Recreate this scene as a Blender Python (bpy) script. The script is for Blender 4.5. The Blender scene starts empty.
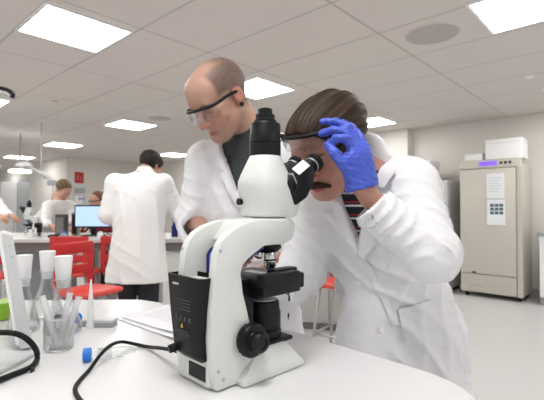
import bpy, bmesh, math, random
import numpy as np
from mathutils import Vector, Matrix
from mathutils.bvhtree import BVHTree
random.seed(4)
SC = bpy.context.scene
COL = SC.collection
# ---------------------------------------------------------------- camera, world, lights, exposure
CAM_H, PITCH, FPX = 1.2, 0.02, 414.0
cam_data = bpy.data.cameras.new('camera')
cam = bpy.data.objects.new('camera', cam_data); COL.objects.link(cam)
cam.location = (0, 0, CAM_H); cam.rotation_euler = (math.pi/2 + PITCH, 0, 0)
cam_data.sensor_width = 36; cam_data.lens = FPX/544*36
cam_data.clip_start = 0.02; cam_data.clip_end = 80
cam_data.dof.use_dof = True; cam_data.dof.focus_distance = 1.0; cam_data.dof.aperture_fstop = 6.5
SC.camera = cam
world = bpy.data.worlds.new('world'); SC.world = world; world.use_nodes = True
world.node_tree.nodes['Background'].inputs[0].default_value = (1.0, 0.985, 0.97, 1)
world.node_tree.nodes['Background'].inputs[1].default_value = 0.80
PANEL_STRENGTH = 18.0
SC.view_settings.view_transform = 'Standard'; SC.view_settings.look = 'None'
SC.view_settings.gamma = 1; SC.view_settings.use_curve_mapping = False
SC.view_settings.exposure = 0.12
YAW = -0.74                                   # direction of the room's walls against the camera
A_DIR = Vector((math.cos(YAW), math.sin(YAW), 0)); B_DIR = Vector((-math.sin(YAW), math.cos(YAW), 0))
CEIL = 2.5
def G(a, b, z=0.0): v = A_DIR*a + B_DIR*b; return Vector((v.x, v.y, z))
def px(u, v, y):                              # photo pixel + distance -> world point
    a = (u-272)/FPX; b = -(v-200)/FPX
    r = Vector((a, math.cos(PITCH)-b*math.sin(PITCH), math.sin(PITCH)+b*math.cos(PITCH)))
    r *= y/r.y
    return Vector((r.x, r.y, r.z+CAM_H))
def pz(u, v, z):
    a = (u-272)/FPX; b = -(v-200)/FPX
    r = Vector((a, math.cos(PITCH)-b*math.sin(PITCH), math.sin(PITCH)+b*math.cos(PITCH)))
    r *= (z-CAM_H)/r.z
    return Vector((r.x, r.y, z))
# ---------------------------------------------------------------- materials
def mat(name, col, rough=0.5, metal=0.0, emit=None, estr=0.0, bump=0.0, bscale=60, var=0.0, spec=0.5, attr=False, sss=0.0, trans=0.0, ior=1.45, coat=0.0):
    m = bpy.data.materials.new(name); m.use_nodes = True
    nt = m.node_tree; b = nt.nodes['Principled BSDF']
    b.inputs['Base Color'].default_value = (*col, 1); b.inputs['Roughness'].default_value = rough
    b.inputs['Metallic'].default_value = metal; b.inputs['Specular IOR Level'].default_value = spec
    b.inputs['Transmission Weight'].default_value = trans; b.inputs['IOR'].default_value = ior
    b.inputs['Coat Weight'].default_value = coat
    if sss: b.inputs['Subsurface Weight'].default_value = sss; b.inputs['Subsurface Radius'].default_value = (.02, .008, .004); b.inputs['Subsurface Scale'].default_value = .3
    if emit: b.inputs['Emission Color'].default_value = (*emit, 1); b.inputs['Emission Strength'].default_value = estr
    tc = nt.nodes.new('ShaderNodeTexCoord')
    src = None
    if attr:
        at = nt.nodes.new('ShaderNodeAttribute'); at.attribute_name = 'Col'; src = at.outputs['Color']
    if var > 0:
        n = nt.nodes.new('ShaderNodeTexNoise'); n.inputs['Scale'].default_value = bscale*.25; n.inputs['Detail'].default_value = 4
        nt.links.new(tc.outputs['Object'], n.inputs['Vector'])
        mp = nt.nodes.new('ShaderNodeMapRange'); mp.inputs[3].default_value = 1-var; mp.inputs[4].default_value = 1+var
        nt.links.new(n.outputs['Fac'], mp.inputs[0])
        mx = nt.nodes.new('ShaderNodeMix'); mx.data_type = 'RGBA'; mx.blend_type = 'MULTIPLY'; mx.inputs[0].default_value = 1
        if src: nt.links.new(src, mx.inputs[6])
        else: mx.inputs[6].default_value = (*col, 1)
        nt.links.new(mp.outputs[0], mx.inputs[7]); src = mx.outputs[2]
    if src: nt.links.new(src, b.inputs['Base Color'])
    if bump > 0:
        n2 = nt.nodes.new('ShaderNodeTexNoise'); n2.inputs['Scale'].default_value = bscale; n2.inputs['Detail'].default_value = 3
        bp = nt.nodes.new('ShaderNodeBump'); bp.inputs['Strength'].default_value = bump; bp.inputs['Distance'].default_value = 0.006
        nt.links.new(tc.outputs['Object'], n2.inputs['Vector']); nt.links.new(n2.outputs['Fac'], bp.inputs['Height'])
        nt.links.new(bp.outputs['Normal'], b.inputs['Normal'])
    return m
def clear_mat(name, tint, gloss=0.25):
    m = bpy.data.materials.new(name); m.use_nodes = True; nt = m.node_tree
    nt.nodes.remove(nt.nodes['Principled BSDF']); out = nt.nodes['Material Output']
    t = nt.nodes.new('ShaderNodeBsdfTransparent'); t.inputs[0].default_value = (*tint, 1)
    g = nt.nodes.new('ShaderNodeBsdfGlossy'); g.inputs['Roughness'].default_value = 0.06
    lw = nt.nodes.new('ShaderNodeLayerWeight'); lw.inputs['Blend'].default_value = gloss
    mx = nt.nodes.new('ShaderNodeMixShader')
    nt.links.new(lw.outputs['Facing'], mx.inputs[0]); nt.links.new(t.outputs[0], mx.inputs[1]); nt.links.new(g.outputs[0], mx.inputs[2])
    nt.links.new(mx.outputs[0], out.inputs[0]); return m
M = {}
M['wall'] = mat('wall_paint', (.68, .655, .61), .8, bump=.05, bscale=90, var=.02)
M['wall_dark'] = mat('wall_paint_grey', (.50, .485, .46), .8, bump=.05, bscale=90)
M['trim'] = mat('trim_paint', (.42, .41, .39), .6)
M['table'] = mat('table_laminate', (.74, .74, .75), .22, spec=.5, bump=.01, bscale=8)
M['coat'] = mat('coat_cotton', (.80, .80, .825), .9, bump=.5, bscale=30, spec=.2)
M['coat_far'] = mat('coat_cotton_far', (.77, .765, .76), .9, bump=.4, bscale=20, spec=.2)
M['skin'] = mat('skin', (.6, .34, .25), .5, attr=True, bump=.08, bscale=400, var=.05, sss=.12, spec=.4)
M['glove'] = mat('nitrile_glove', (.06, .105, .56), .42, bump=1.0, bscale=60, spec=.5)
M['black'] = mat('black_plastic', (.008, .008, .009), .38, bump=.04, bscale=500, spec=.28)
M['rubber'] = mat('black_rubber', (.008, .008, .009), .55, spec=.3)
M['scope'] = mat('enamel_white', (.70, .72, .70), .3, bump=.03, bscale=300, coat=.15)
M['steel'] = mat('steel', (.62, .62, .62), .22, metal=1)
M['grey_metal'] = mat('grey_metal', (.42, .42, .43), .4, metal=.5)
M['glassware'] = clear_mat('clear_glass', (.975, .985, .985), .22)
M['lens'] = clear_mat('clear_lens', (.90, .91, .92), .3)
M['white_plastic'] = mat('white_plastic', (.85, .85, .86), .4)
M['frosted'] = mat('frosted_plastic', (.9, .91, .92), .25); M['frosted'].node_tree.nodes['Principled BSDF'].inputs['Alpha'].default_value = .35
M['paper'] = mat('paper', (.84, .84, .88), .8)
M['red'] = mat('red_plastic', (.50, .018, .018), .38)
M['red_seat'] = mat('red_seat', (.66, .07, .05), .35)
M['blue_cap'] = mat('blue_plastic', (.02, .20, .72), .4)
M['navy'] = mat('navy_plastic', (.01, .02, .16), .3)
M['sky'] = mat('periwinkle_plastic', (.16, .26, .78), .3)
M['grey'] = mat('grey_plastic', (.36, .37, .38), .5)
M['lightgrey'] = mat('light_grey_plastic', (.60, .61, .62), .4)
M['cream'] = mat('cream_enamel', (.58, .55, .485), .35)
M['cream2'] = mat('cream_enamel_trim', (.52, .49, .43), .35)
M['bench'] = mat('bench_laminate', (.66, .655, .64), .3)
M['bench_dark'] = mat('bench_dark_panel', (.20, .19, .18), .5)
M['dark_cloth'] = mat('dark_cloth', (.02, .021, .026), .9, bump=.3, bscale=90)
M['tee'] = mat('charcoal_jersey', (.045, .05, .055), .9, bump=.3, bscale=300)
M['shoe'] = mat('shoe_leather', (.02, .02, .02), .5)
M['hair'] = mat('hair', (.06, .035, .02), .55, attr=True, spec=.25)
M['screen'] = mat('lit_screen', (.1, .15, .3), .3, emit=(.50, .68, 1.0), estr=.95)
M['violet'] = mat('violet_display', (.1, .05, .3), .3, emit=(.22, .10, .75), estr=1.0)
M['panel'] = mat('light_panel', (1, 1, 1), .5, emit=(1, .99, .97), estr=PANEL_STRENGTH)
M['green'] = mat('green_liquid', (.30, .55, .03), .3)
M['ink'] = mat('ink', (.20, .21, .23), .7); M['dim'] = mat('dim_print', (.07, .07, .075), .6)
M['eye'] = mat('eye_white', (.7, .66, .62), .2); M['iris'] = mat('iris', (.05, .04, .03), .2)
M['yellow'] = mat('yellow_print', (.7, .5, .03), .5)
M['teal'] = mat('teal_print', (.05, .13, .15), .5)
M['maroon'] = mat('maroon_cloth', (.25, .02, .025), .9)
M['amber'] = mat('pink_liquid', (.55, .12, .15), .3)
M['brown'] = mat('moustache_hair', (.05, .028, .018), .7, bump=.8, bscale=600)
M['lip'] = mat('trouser_cloth', (.10, .09, .10), .9)
# striped shirt
ms = mat('striped_jersey', (.02, .02, .025), .9); nt = ms.node_tree
tc = nt.nodes.new('ShaderNodeTexCoord'); sp = nt.nodes.new('ShaderNodeSeparateXYZ'); nt.links.new(tc.outputs['Object'], sp.inputs[0])
mo = nt.nodes.new('ShaderNodeMath'); mo.operation = 'MULTIPLY'; mo.inputs[1].default_value = 1/.036; nt.links.new(sp.outputs['Z'], mo.inputs[0])
fr = nt.nodes.new('ShaderNodeMath'); fr.operation = 'FRACT'; nt.links.new(mo.outputs[0], fr.inputs[0])
cr = nt.nodes.new('ShaderNodeValToRGB'); cr.color_ramp.interpolation = 'CONSTANT'
el = cr.color_ramp.elements; el[0].color = (.015, .015, .02, 1); el[1].position = .45; el[1].color = (.7, .68, .68, 1)
e = el.new(.62); e.color = (.015, .015, .02, 1); e = el.new(.75); e.color = (.35, .03, .04, 1); e = el.new(.88); e.color = (.015, .015, .02, 1)
nt.links.new(fr.outputs[0], cr.inputs[0]); nt.links.new(cr.outputs[0], nt.nodes['Principled BSDF'].inputs['Base Color']); M['stripes'] = ms
# ceiling: suspended tiles with sunk joints
mc = mat('ceiling_tiles', (.68, .64, .605), .9); nt = mc.node_tree; b = nt.nodes['Principled BSDF']
tc = nt.nodes.new('ShaderNodeTexCoord'); sp = nt.nodes.new('ShaderNodeSeparateXYZ'); nt.links.new(tc.outputs['Object'], sp.inputs[0])
def joint(out, period, off, w):
    a = nt.nodes.new('ShaderNodeMath'); a.operation = 'ADD'; a.inputs[1].default_value = off; nt.links.new(out, a.inputs[0])
    p = nt.nodes.new('ShaderNodeMath'); p.operation = 'PINGPONG'; p.inputs[1].default_value = period/2; nt.links.new(a.outputs[0], p.inputs[0])
    m = nt.nodes.new('ShaderNodeMapRange'); m.inputs[1].default_value = w*.6; m.inputs[2].default_value = w; nt.links.new(p.outputs[0], m.inputs[0]); return m.outputs[0]
ja = joint(sp.outputs['X'], 1.23, -2*.615+1.475, .010); jb = joint(sp.outputs['Y'], .615, .287, .010)
mi = nt.nodes.new('ShaderNodeMath'); mi.operation = 'MINIMUM'; nt.links.new(ja, mi.inputs[0]); nt.links.new(jb, mi.inputs[1])
mx = nt.nodes.new('ShaderNodeMix'); mx.data_type = 'RGBA'; mx.inputs[6].default_value = (.54, .51, .48, 1); mx.inputs[7].default_value = (.72, .675, .635, 1)
nt.links.new(mi.outputs[0], mx.inputs[0]); nt.links.new(mx.outputs[2], b.inputs['Base Color'])
bp = nt.nodes.new('ShaderNodeBump'); bp.inputs['Distance'].default_value = .008; bp.inputs['Strength'].default_value = .6
nt.links.new(mi.outputs[0], bp.inputs['Height']); nt.links.new(bp.outputs[0], b.inputs['Normal']); M['ceiling'] = mc
# floor: speckled vinyl
mf = mat('vinyl_floor', (.50, .495, .49), .3); nt = mf.node_tree; b = nt.nodes['Principled BSDF']
tc = nt.nodes.new('ShaderNodeTexCoord'); n = nt.nodes.new('ShaderNodeTexNoise'); n.inputs['Scale'].default_value = 160; n.inputs['Detail'].default_value = 2
nt.links.new(tc.outputs['Object'], n.inputs['Vector']); cr = nt.nodes.new('ShaderNodeValToRGB')
cr.color_ramp.elements[0].position = .3; cr.color_ramp.elements[0].color = (.52, .515, .51, 1); cr.color_ramp.elements[1].position = .7; cr.color_ramp.elements[1].color = (.66, .655, .65, 1)
nt.links.new(n.outputs['Fac'], cr.inputs[0]); nt.links.new(cr.outputs[0], b.inputs['Base Color']); M['floor'] = mf
# ---------------------------------------------------------------- object helpers
def tag(o, label=None, cat=None, group=None, kind=None):
    if label: o['label'] = label
    if cat: o['category'] = cat
    if group: o['group'] = group
    if kind: o['kind'] = kind
    return o
def empty(name, loc=(0, 0, 0), rz=0.0, scale=1.0):
    o = bpy.data.objects.new(name, None); COL.objects.link(o); o.location = loc; o.rotation_euler = (0, 0, rz); o.scale = (scale,)*3
    o.empty_display_size = .1
    return o
def link(name, me, m, parent=None, off=None):
    if m is not None: me.materials.append(M[m] if isinstance(m, str) else m)
    o = bpy.data.objects.new(name, me); COL.objects.link(o)
    if parent is not None: o.parent = parent
    if off is not None: me.transform(Matrix.Translation(-Vector(off)))
    return o
def fin(name, bm, m, parent=None, smooth=False, off=None):
    bmesh.ops.recalc_face_normals(bm, faces=bm.faces)
    me = bpy.data.meshes.new(name); bm.to_mesh(me); bm.free()
    if smooth:
        for p in me.polygons: p.use_smooth = True
        if smooth == 'auto':
            me.set_sharp_from_angle(angle=math.radians(40))
    return link(name, me, m, parent, off)
def bev(bm, w, seg=2, angle=30):
    es = [e for e in bm.edges if len(e.link_faces) == 2 and e.calc_face_angle(0) > math.radians(angle)]
    bmesh.ops.bevel(bm, geom=es, offset=w, segments=seg, profile=.5, affect='EDGES', clamp_overlap=True)
    return bm
def box(x0, x1, y0, y1, z0, z1, w=0.0, seg=2, bm=None):
    nb = bmesh.new()
    vs = [nb.verts.new((x, y, z)) for x in (x0, x1) for y in (y0, y1) for z in (z0, z1)]
    for f in ((0, 1, 3, 2), (4, 6, 7, 5), (0, 4, 5, 1), (2, 3, 7, 6), (0, 2, 6, 4), (1, 5, 7, 3)): nb.faces.new([vs[i] for i in f])
    bmesh.ops.recalc_face_normals(nb, faces=nb.faces)
    if w: bev(nb, w, seg)
    if bm is None: return nb
    return merge(bm, nb)
def merge(bm, nb):
    me = bpy.data.meshes.new('tmp'); nb.to_mesh(me); nb.free(); bm.from_mesh(me); bpy.data.meshes.remove(me); return bm
def xf(bm, mtx): bmesh.ops.transform(bm, matrix=mtx, verts=bm.verts); return bm
def prism(prof, y0, y1, w=0.0, seg=2):        # (x, z) outline extruded along y
    bm = bmesh.new()
    a = [bm.verts.new((x, y0, z)) for x, z in prof]; b_ = [bm.verts.new((x, y1, z)) for x, z in prof]
    bm.faces.new(a); bm.faces.new(b_[::-1]); n = len(prof)
    for i in range(n): bm.faces.new((a[i], b_[i], b_[(i+1) % n], a[(i+1) % n]))
    bmesh.ops.recalc_face_normals(bm, faces=bm.faces)
    if w: bev(bm, w, seg, 20)
    return bm
def slab(poly, z0, z1, w=0.0, seg=2):         # (x, y) outline extruded along z
    bm = prism([(x, y) for x, y in poly], 0, 1)
    for v in bm.verts: x, t, y = v.co; v.co = (x, y, z0+(z1-z0)*t)
    bmesh.ops.recalc_face_normals(bm, faces=bm.faces)
    if w: bev(bm, w, seg, 40)
    return bm
def lathe(prof, n=32, cap=True):              # (r, z) revolved
    bm = bmesh.new(); rings = []
    for r, z in prof:
        rings.append([bm.verts.new((r*math.cos(2*math.pi*i/n), r*math.sin(2*math.pi*i/n), z)) for i in range(n)])
    for k in range(len(rings)-1):
        for i in range(n): bm.faces.new((rings[k][i], rings[k][(i+1) % n], rings[k+1][(i+1) % n], rings[k+1][i]))
    if cap: bm.faces.new(rings[0][::-1]); bm.faces.new(rings[-1])
    return bm
def rings_loft(rings, cap=True):
    bm = bmesh.new(); R = [[bm.verts.new(p) for p in r] for r in rings]; n = len(rings[0])
    for k in range(len(R)-1):
        for i in range(n): bm.faces.new((R[k][i], R[k][(i+1) % n], R[k+1][(i+1) % n], R[k+1][i]))
    if cap: bm.faces.new(R[0][::-1]); bm.faces.new(R[-1])
    return bm
def smooth_path(pts, sub=6):
    pts = [Vector(p) for p in pts]; out = []
    for i in range(len(pts)-1):
        p0 = pts[max(i-1, 0)]; p1 = pts[i]; p2 = pts[i+1]; p3 = pts[min(i+2, len(pts)-1)]
        for k in range(sub):
            t = k/sub
            out.append(.5*((2*p1)+(p2-p0)*t+(2*p0-5*p1+4*p2-p3)*t*t+(3*p1-p0-3*p2+p3)*t**3))
    out.append(pts[-1]); return out
def tube(pts, r, n=10, sub=6, rs=None, flat=1.0):
    P = smooth_path(pts, sub) if sub > 1 else [Vector(p) for p in pts]
    rings = []; up = Vector((0, 0, 1))
    for i, p in enumerate(P):
        t = (P[min(i+1, len(P)-1)]-P[max(i-1, 0)]).normalized()
        s = t.cross(up)
        if s.length < .05: s = t.cross(Vector((0, 1, 0)))
        s.normalize(); u = s.cross(t).normalized()
        rr = r if rs is None else rs[0]+(rs[1]-rs[0])*i/(len(P)-1)
        rings.append([p+(s*math.cos(2*math.pi*k/n)+u*flat*math.sin(2*math.pi*k/n))*rr for k in range(n)])
    return rings_loft(rings)
def rod(a, b, r, n=12, r2=None): return tube([a, b], r, n, 1, rs=(r, r2 if r2 is not None else r))
def axis_m(o, z, x=None):                     # frame with local z along z
    z = Vector(z).normalized(); x = Vector(x) if x is not None else (Vector((1, 0, 0)) if abs(z.x) < .9 else Vector((0, 1, 0)))
    x = (x - z*x.dot(z)).normalized(); y = z.cross(x)
    m = Matrix((x, y, z)).transposed().to_4x4(); m.translation = Vector(o); return m
def struct(name, bm, m, **k): return tag(fin(name, bm, m, **k), kind='structure')
def copy_tree(o, parent=None):
    c = o.copy(); COL.objects.link(c)
    if parent is not None: c.parent = parent
    for ch in list(o.children): copy_tree(ch, c)
    return c
def text_on(name, body, size, m, parent, loc, rot=None, mtx=None):
    cu = bpy.data.curves.new(name, 'FONT'); cu.body = body; cu.size = size; cu.extrude = .0002; cu.align_x = 'CENTER'; cu.align_y = 'CENTER'
    o = bpy.data.objects.new('tmp', cu); COL.objects.link(o)
    bpy.context.view_layer.update()
    me = bpy.data.meshes.new_from_object(o.evaluated_get(bpy.context.evaluated_depsgraph_get())); bpy.data.objects.remove(o)
    me.transform(mtx); me.name = name; me.materials.clear()
    return link(name, me, m, parent)
# ---------------------------------------------------------------- distance-field modelling (people)
def nz(v): v = np.asarray(v, float); return v/np.linalg.norm(v)
def cap(a, b, ra, rb, disp=None):
    a = np.asarray(a, float); b_ = np.asarray(b, float); d = b_-a; L2 = d@d
    def f(P):
        h = np.clip((P-a)@d/L2, 0, 1); q = np.linalg.norm(P-a-h[:, None]*d, axis=1)-(ra+(rb-ra)*h)
        return q if disp is None else q+disp(h, P)
    return f
def ell(c, r, R=None):
    c = np.asarray(c, float); r = np.asarray(r, float)
    def f(P):
        q = P-c
        if R is not None: q = q@R
        k0 = np.linalg.norm(q/r, axis=1); k1 = np.linalg.norm(q/(r*r), axis=1)
        return k0*(k0-1)/np.maximum(k1, 1e-6)
    return f
def loft(st, u):                              # stations (z, cx, cy, a, b): a along u, b along the perpendicular
    st = sorted(st); S = np.array(st, float); u = np.array([u[0], u[1]])/math.hypot(*u[:2]); v = np.array([-u[1], u[0]])
    def f(P):
        z = P[:, 2]; zc = np.clip(z, S[0, 0], S[-1, 0])
        cx, cy, a, b_ = (np.interp(zc, S[:, 0], S[:, i]) for i in (1, 2, 3, 4))
        qx = (P[:, 0]-cx); qy = (P[:, 1]-cy); r = qx*u[0]+qy*u[1]; s = qx*v[0]+qy*v[1]
        k0 = np.sqrt((r/a)**2+(s/b_)**2); k1 = np.sqrt((r/a**2)**2+(s/b_**2)**2)
        d = np.where(k0 > .3, k0*(k0-1)/np.maximum(k1, 1e-6), -np.minimum(a, b_)*.7)
        dz = np.abs(z-zc)
        return np.where(dz > 0, np.sqrt(np.maximum(d, 0)**2+dz**2)+np.minimum(d, 0)*0, d) if True else d
    return f
def smin(k, *fs):
    def f(P):
        d = fs[0](P)
        for g in fs[1:]:
            e = g(P); h = np.maximum(k-np.abs(d-e), 0)/k; d = np.minimum(d, e)-h*h*k*.25
        return d
    return f
def sub(f, g, k=.004):
    def h(P):
        d = f(P); e = -g(P); q = np.maximum(k-np.abs(d-e), 0)/k
        return np.maximum(d, e)+q*q*k*.25
    return h
def surface_nets(f, lo, hi, res):
    lo = np.asarray(lo, float); n = np.ceil((np.asarray(hi)-lo)/res).astype(int)+1
    g = [lo[i]+np.arange(n[i])*res for i in range(3)]
    V = np.empty(n, np.float32)
    for i in range(0, n[0], 16):
        X, Y, Z = np.meshgrid(g[0][i:i+16], g[1], g[2], indexing='ij')
        V[i:i+16] = f(np.stack([X.ravel(), Y.ravel(), Z.ravel()], 1)).reshape(X.shape)
    V[0] = V[-1] = 1; V[:, 0] = V[:, -1] = 1; V[:, :, 0] = V[:, :, -1] = 1
    s = V < 0
    C = [(a, b_, c) for a in (0, 1) for b_ in (0, 1) for c in (0, 1)]
    sl = lambda A, c: A[c[0]:n[0]-1+c[0], c[1]:n[1]-1+c[1], c[2]:n[2]-1+c[2]]
    cnt = sum(sl(s, c).astype(np.int8) for c in C); act = (cnt > 0) & (cnt < 8)
    ids = np.full(act.shape, -1, np.int64); I = np.argwhere(act); ids[act] = np.arange(len(I))
    vals = {c: V[I[:, 0]+c[0], I[:, 1]+c[1], I[:, 2]+c[2]] for c in C}
    acc = np.zeros((len(I), 3)); num = np.zeros(len(I))
    for c in C:
        for ax in range(3):
            if c[ax] == 0:
                d = list(c); d[ax] = 1; d = tuple(d); va, vb = vals[c], vals[d]; m = (va < 0) != (vb < 0)
                t = np.where(m, va/np.where(m, va-vb, 1), 0); p = np.tile(np.array(c, float), (len(I), 1)); p[:, ax] = t
                acc[m] += p[m]; num += m
    verts = lo+(I+acc/num[:, None])*res
    faces = []
    for ax in range(3):
        b1, b2 = [(1, 2), (2, 0), (0, 1)][ax]
        A = np.take(s, range(n[ax]-1), ax); B = np.take(s, range(1, n[ax]), ax); ch = np.argwhere(A != B)
        ch = ch[(ch[:, b1] > 0) & (ch[:, b2] > 0) & (ch[:, b1] < n[b1]-1) & (ch[:, b2] < n[b2]-1)]
        flip = s[ch[:, 0], ch[:, 1], ch[:, 2]]
        def cid(o1, o2): q = ch.copy(); q[:, b1] += o1; q[:, b2] += o2; return ids[q[:, 0], q[:, 1], q[:, 2]]
        Q = np.stack([cid(-1, -1), cid(0, -1), cid(0, 0), cid(-1, 0)], 1)
        Q[~flip] = Q[~flip][:, ::-1]; faces.append(Q)
    return verts, np.concatenate(faces)
def mesh_np(name, parts, m, parent=None, off=None, color=None):
    V = np.concatenate([p[0] for p in parts]); F = []; o = 0
    for v, q in parts: F.append(q+o); o += len(v)
    F = np.concatenate(F)
    me = bpy.data.meshes.new(name); me.vertices.add(len(V)); me.vertices.foreach_set('co', V.ravel())
    me.loops.add(F.size); me.loops.foreach_set('vertex_index', F.ravel())
    me.polygons.add(len(F)); me.polygons.foreach_set('loop_start', np.arange(0, F.size, 4))
    me.update(calc_edges=True); me.validate()
    me.polygons.foreach_set('use_smooth', np.ones(len(me.polygons), bool))
    if color is not None:
        c = np.ones((len(V), 4), np.float32); c[:, :3] = color(V)
        at = me.color_attributes.new('Col', 'FLOAT_COLOR', 'POINT'); at.data.foreach_set('color', c.ravel())
    return link(name, me, m, parent, off)
def sm(x, a, b_): t = np.clip((x-a)/(b_-a), 0, 1); return t*t*(3-2*t)
def wav(P, s, seed=0):                        # smooth wandering value, about -1..1
    a = np.sin(P[:, 0]*s*1.0+seed*1.7+1.3*np.sin(P[:, 1]*s*.8+seed)); b_ = np.sin(P[:, 1]*s*1.1+seed*2.3+1.2*np.sin(P[:, 2]*s*.9+seed*.7))
    return (a+b_+np.sin(P[:, 2]*s+seed*.9+1.1*np.sin(P[:, 0]*s*.7)))/3
def folds(P, d, freq, amp, seed=0, warp=2.2, sharp=2):
    t = P@nz(d)*freq+warp*wav(P, freq*.28, seed)
    return -amp*(1-np.abs(np.sin(t)))**sharp*sm(wav(P, 8, seed+3), -.45, .45)
class Head:
    def __init__(s, O, F, scale=1.0, roll=0.0, skin=(.60, .33, .24), lip=(.48, .17, .15), kind='short'):
        F = Vector(F).normalized(); R = F.cross(Vector((0, 0, 1))).normalized(); U = R.cross(F)
        q = Matrix.Rotation(roll, 3, F); R = q@R; U = q@U
        s.O = np.array(O); s.R = np.array([R, F, U]).T; s.s = scale; s.skin = np.array(skin); s.lip = np.array(lip); s.kind = kind
    def w(s, p): return s.O+s.R@(np.array(p)*s.s)
    def loc(s, P): return (P-s.O)@s.R/s.s
    def sdf(s):
        prims = [ell((0, -.02, .035), (.076, .1, .084)), ell((0, .03, -.03), (.060, .062, .082)), ell((0, .032, -.07), (.052, .048, .04)),
                 cap((-.008, .076, -.1), (.008, .076, -.1), .017, .017), cap((-.036, .082, .014), (.036, .082, .014), .012, .012), ell((0, .05, .05), (.06, .05, .05))]
        for q in (-1, 1): prims += [ell((q*.042, .058, -.028), (.024, .026, .022)), cap((q*.055, .0, -.05), (q*.03, .06, -.095), .016, .014)]
        base = smin(.025, *prims)
        base = sub(base, smin(.01, ell((-.032, .102, -.002), (.018, .016, .013)), ell((.032, .102, -.002), (.018, .016, .013))), .012)
        ball = [ell((q*.032, .0765, -.003), (.0145, .0145, .0125)) for q in (-1, 1)]
        base = smin(.004, base, *ball)
        nose = smin(.012, cap((0, .088, .006), (0, .112, -.036), .007, .0115), *[ell((q*.012, .1, -.042), (.009, .011, .008)) for q in (-1, 1)])
        lips = smin(.003, *[cap((q*.004, .0935, -.0685), (q*.021, .0845, -.071), .0055, .003) for q in (-1, 1)], *[cap((q*.004, .0925, -.079), (q*.019, .084, -.077), .0062, .0035) for q in (-1, 1)])
        ears = []
        for q in (-1, 1):
            c = math.cos(.35); n_ = math.sin(.35)
            Re = np.array([[c*q, -n_*q*0-n_*1, 0], [n_*q*q, c, 0], [0, 0, 1]]).astype(float)
            Re = np.array([[c, -n_*q, 0], [n_*q, c, 0], [0, 0, 1]])
            e = ell((q*.081, -.008, -.005), (.007, .019, .031), Re)
            e = sub(e, ell((q*.0905, -.004, -.002), (.0075, .011, .019), Re), .004); ears.append(e)
        f = smin(.008, base, nose); f = smin(.005, f, lips); f = smin(.006, f, *ears)
        nostr = smin(.002, *[ell((q*.0075, .107, -.049), (.004, .006, .004)) for q in (-1, 1)]); f = sub(f, nostr, .003)
        neck = cap((0, -.035, -.05), (0, -.06, -.19), .053, .06); f = smin(.025, f, neck)
        return lambda P: f(s.loc(P))*s.s
    def color(s, P):
        p = s.loc(P); c = np.tile(s.skin, (len(P), 1)); x, y, z = p.T
        def mixc(c, col, m): return c*(1-m[:, None])+np.array(col)*m[:, None]
        head = np.linalg.norm(p, axis=1) < .17
        red = np.exp(-((np.abs(x)-.04)**2+(z+.035)**2)/.0006)*(y > .02); c = mixc(c, s.skin*[1.08, .80, .78], red*.8)
        c = mixc(c, s.skin*[1.06, .78, .75], np.exp(-(x**2+(z+.037)**2)/.0003)*(y > .08)*.8)
        c = mixc(c, s.skin*[1.0, .75, .72], (np.abs(x) > .076)*(np.abs(z) < .05)*.8)
        lipm = sm(.0255-np.abs(x), 0, .004)*sm(.0095-np.abs(z+.0745), 0, .003)*(y > .078); c = mixc(c, s.lip, lipm*.85)
        c = mixc(c, s.lip*.35, sm(.022-np.abs(x), 0, .004)*sm(.0014-np.abs(z+.0742), 0, .001)*(y > .075)*.8)
        br = sm(.021-np.abs(np.abs(x)-.033), 0, .006)*sm(.005-np.abs(z-.018+.004*np.abs(np.abs(x)-.03)/.02), 0, .003)*(y > .05); c = mixc(c, (.07, .04, .025), br*.75)
        lash = sm(.015-np.abs(np.abs(x)-.032), 0, .004)*sm(.002-np.abs(z+.0095+12*(np.abs(x)-.032)**2*-1), 0, .0015)*(y > .07); c = mixc(c, (.08, .045, .035), lash*.8)
        if s.kind in ('buzz', 'stubble', 'short'):
            st = sm(-z, .045, .075)*sm(y, -.01, .03)*(y < .12)*(1-lipm)*head
            c = mixc(c, s.skin*[.62, .6, .62], st*(.38 if s.kind == 'buzz' else .16))
        if s.kind == 'buzz':
            side = sm(np.abs(x), .030, .058)*sm(z, .012, .032)*sm(.060-y, 0, .02); side = np.maximum(side, sm(.02-y, 0, .02)*sm(z, -.005, .02)*sm(np.abs(x), .045, .06))
            top = sm(z, .05, .075)*sm(-.005-y, -.02, .03)*.8; back = sm(-y, .02, .05)*sm(z, -.07, -.04); m = np.maximum(np.maximum(side, top), back); bald = 0*x
            m = m*(1-.75*bald)*head*(1-(np.abs(x) > .079)*(z < .02)); n_ = .85+.15*wav(p*100, 9, 1)
            c = mixc(c, (.045, .036, .032), m*.88*n_)
        return c
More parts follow.
